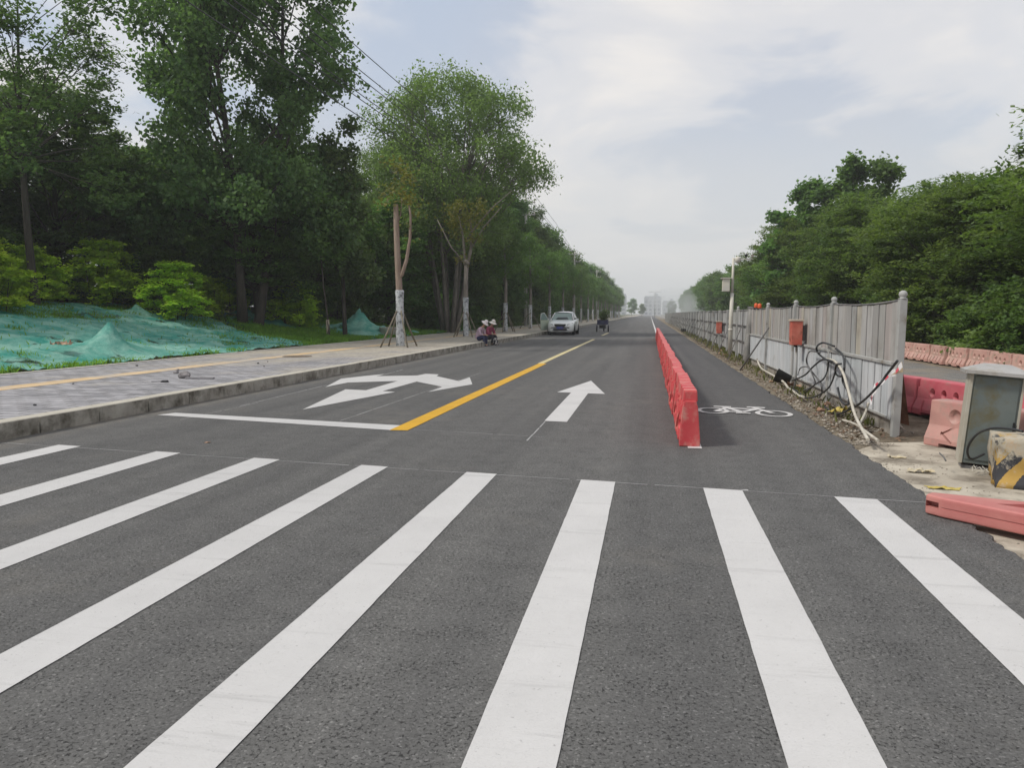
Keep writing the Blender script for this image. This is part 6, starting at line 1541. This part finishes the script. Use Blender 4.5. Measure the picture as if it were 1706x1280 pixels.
def stripe_mat():
    m = bpy.data.materials.new('block_stripes'); m.use_nodes = True
    t = m.node_tree; b = t.nodes['Principled BSDF']; b.inputs['Roughness'].default_value = .8
    tcn = N(t, 'ShaderNodeTexCoord'); sp = N(t, 'ShaderNodeSeparateXYZ'); L(t, tcn.outputs['Object'], sp.inputs[0])
    nn = N(t, 'ShaderNodeTexNoise'); nn.inputs['Scale'].default_value = 7; nn.inputs['Detail'].default_value = 8; nn.inputs['Roughness'].default_value = .7; L(t, tcn.outputs['Object'], nn.inputs['Vector'])
    s = mathn(t, 'SUBTRACT', sp.outputs[0], mathn(t, 'MULTIPLY', sp.outputs[2], 0.8))
    s = mathn(t, 'ADD', s, mathn(t, 'MULTIPLY', nn.outputs['Fac'], .07))
    f = mathn(t, 'FRACT', mathn(t, 'DIVIDE', s, .24))
    rp = rampn(t, [(0, (.40, .25, .06)), (.5, (.035, .035, .04))], 'CONSTANT'); L(t, f, rp.inputs[0])
    n2_ = N(t, 'ShaderNodeTexNoise'); n2_.inputs['Scale'].default_value = 3.4; n2_.inputs['Detail'].default_value = 9; n2_.inputs['Roughness'].default_value = .72; L(t, tcn.outputs['Object'], n2_.inputs['Vector'])
    h = mathn(t, 'ADD', n2_.outputs['Fac'], mathn(t, 'MULTIPLY', mathn(t, 'SUBTRACT', sp.outputs[2], .22), .55))
    h = mathn(t, 'SUBTRACT', h, mathn(t, 'MULTIPLY', sp.outputs[0], .35))
    w = rampn(t, [(.475, 0.0), (.53, 1.0)]); L(t, h, w.inputs[0])
    conc = rampn(t, [(.3, (.24, .21, .16)), (.5, (.40, .37, .30)), (.7, (.44, .30, .17))]); L(t, nn.outputs['Fac'], conc.inputs[0])
    c = mixn(t, w.outputs[0], rp.outputs[0], conc.outputs[0])
    L(t, c, b.inputs['Base Color'])
    bp = N(t, 'ShaderNodeBump'); bp.inputs['Distance'].default_value = .012; L(t, n2_.outputs['Fac'], bp.inputs['Height']); L(t, bp.outputs[0], b.inputs['Normal'])
    return m
bm = bmesh.new(); bmesh.ops.create_grid(bm, x_segments=2, y_segments=2, size=.5)
bm.free()
mb = MB(); mb.prism([(0, 0), (.9, -.20), (1.1, .35), (.05, .42)], 0, .43); me = mb.mesh('blk')
bm = bmesh.new(); bm.from_mesh(me); bmesh.ops.subdivide_edges(bm, edges=bm.edges[:], cuts=7, use_grid_fill=True)
for v in bm.verts:
    n_ = mnoise.noise(v.co * 4) * .045 + mnoise.noise(v.co * 13) * .018
    v.co += Vector((n_, -abs(n_) * .8 if v.co.y < .1 else n_, n_ * .9 if v.co.z > .3 else 0))
    if v.co.z < .12 and v.co.y < .25: v.co.y -= (.12 - v.co.z) * .8; v.co.x -= (.12 - v.co.z) * .3 * (v.co.x < .3)
bm.to_mesh(me); bm.free()
for p in me.polygons: p.use_smooth = True
props(link_mesh('concrete_block', me, stripe_mat(), None, (3.00, 7.06, -.048), R(-6)), 'chipped concrete block with peeling yellow and black stripes at the right picture edge', 'block')

# ------------------------------------------------------------------ far end of the road
M_TOWER = mat('tower_grey', (.44, .46, .48), .8, col2=(.50, .52, .54), scale=.05)
M_WIN = mat('tower_window', (.26, .29, .32), .3)
def tower(x, y, w, h, label, d=16):
    e = thing('apartment_block', label, 'building', (x, y, 0))
    mb = MB(); mb.box((0, 0, h / 2), (w, d, h)); mb.build('wall', M_TOWER, e)
    mb = MB(); mb.box((0, 0, h + .6), (w * .94, d * .9, 1.2)); mb.box((w * .2, 0, h + 2.2), (w * .2, d * .3, 2.2)); mb.build('roof', M_TOWER, e)
    fl = int(h / 3.2)
    for k in range(fl):
        mb = MB()
        n = max(3, int(w / 3.5))
        for j in range(n): mb.box((-w / 2 + (j + .5) * w / n, -d / 2 - .02, 1.8 + k * 3.2), (w / n * .55, .12, 1.5))
        o = mb.build('window_row', M_WIN, e)
    return e
tower(2.0, 640, 14, 15, 'pale hazy tall block straight beyond the end of the road')
tower(17, 700, 12, 12, 'lower hazy block right of the tall one at the end of the road')
tower(-26, 640, 12, 17, 'hazy block left of the road end against the tree row')
e = thing('street_lamp', 'tall double arm street lamp standing at the far end of the road', 'street lamp', (1.8, 300, 0))
mb = MB(); mb.tube([(0, 0, 0), (0, 0, 10)], [.16, .09], 8); mb.build('lamp_post', M_POST, e)
for s in (1, -1):
    mb = MB(); mb.tube([(0, 0, 9.6), (s * .8, 0, 10), (s * 1.7, 0, 10.1)], .06, 6); mb.build('lamp_arm', M_POST, e)
    mb = MB(); mb.box((s * 2.0, 0, 10.08), (.7, .3, .12)); mb.build('lamp_head', M_POST, e)
for k, (x, y, s) in enumerate([(-10, 420, .8), (-5, 450, .6), (12, 430, .7), (18, 400, .9), (26, 440, 1.0), (-20, 430, 1.1), (33, 380, 1)]):
    tree('broadleaf_tree', 'row_far', x, y, 'pale tree in the haze at the very end of the road', 'trees at the end of the road', s=s, rz=k, z=0)

# smoke drifting over the far end of the road
def vol_mat(name, col, dens, noisy=False):
    m = bpy.data.materials.new(name); m.use_nodes = True
    t = m.node_tree; t.nodes.clear(); out = N(t, 'ShaderNodeOutputMaterial'); v = N(t, 'ShaderNodeVolumePrincipled')
    v.inputs['Color'].default_value = (*col, 1); v.inputs['Density'].default_value = dens; v.inputs['Anisotropy'].default_value = 0.2
    L(t, v.outputs[0], out.inputs['Volume'])
    if noisy:
        tcn = N(t, 'ShaderNodeTexCoord'); nn = N(t, 'ShaderNodeTexNoise'); nn.inputs['Scale'].default_value = .22; nn.inputs['Detail'].default_value = 3
        L(t, tcn.outputs['Object'], nn.inputs['Vector']); rp = rampn(t, [(.42, 0.0), (.62, dens)]); L(t, nn.outputs['Fac'], rp.inputs[0]); L(t, rp.outputs[0], v.inputs['Density'])
    return m
bm = bmesh.new(); bmesh.ops.create_icosphere(bm, subdivisions=4, radius=1)
for v in bm.verts: v.co *= 1 + .35 * mnoise.noise(v.co * 1.3) + .15 * mnoise.noise(v.co * 3.3)
for v in bm.verts: v.co = Vector((v.co.x * 8, v.co.y * 16, max(-.2, v.co.z * 4.5 + 3)))
me = bpy.data.meshes.new('smoke'); bm.to_mesh(me); bm.free()
o = link_mesh('smoke', me, vol_mat('smoke_vol', (.9, .93, .95), .05, True), None, (7.5, 195, .3)); props(o, 'pale bluish smoke drifting over the far end of the road and fence', 'smoke', None, 'stuff')

# haze
HAZE = 0.0007
if HAZE:
    mb = MB(); mb.box((0, 1080, 24.5), (2400, 2300, 52)); me = mb.mesh('haze')
    o = link_mesh('haze', me, vol_mat('haze_vol', (.93, .96, 1.0), HAZE)); props(o, 'thin pale summer haze filling the air down the road', 'haze', None, 'stuff')
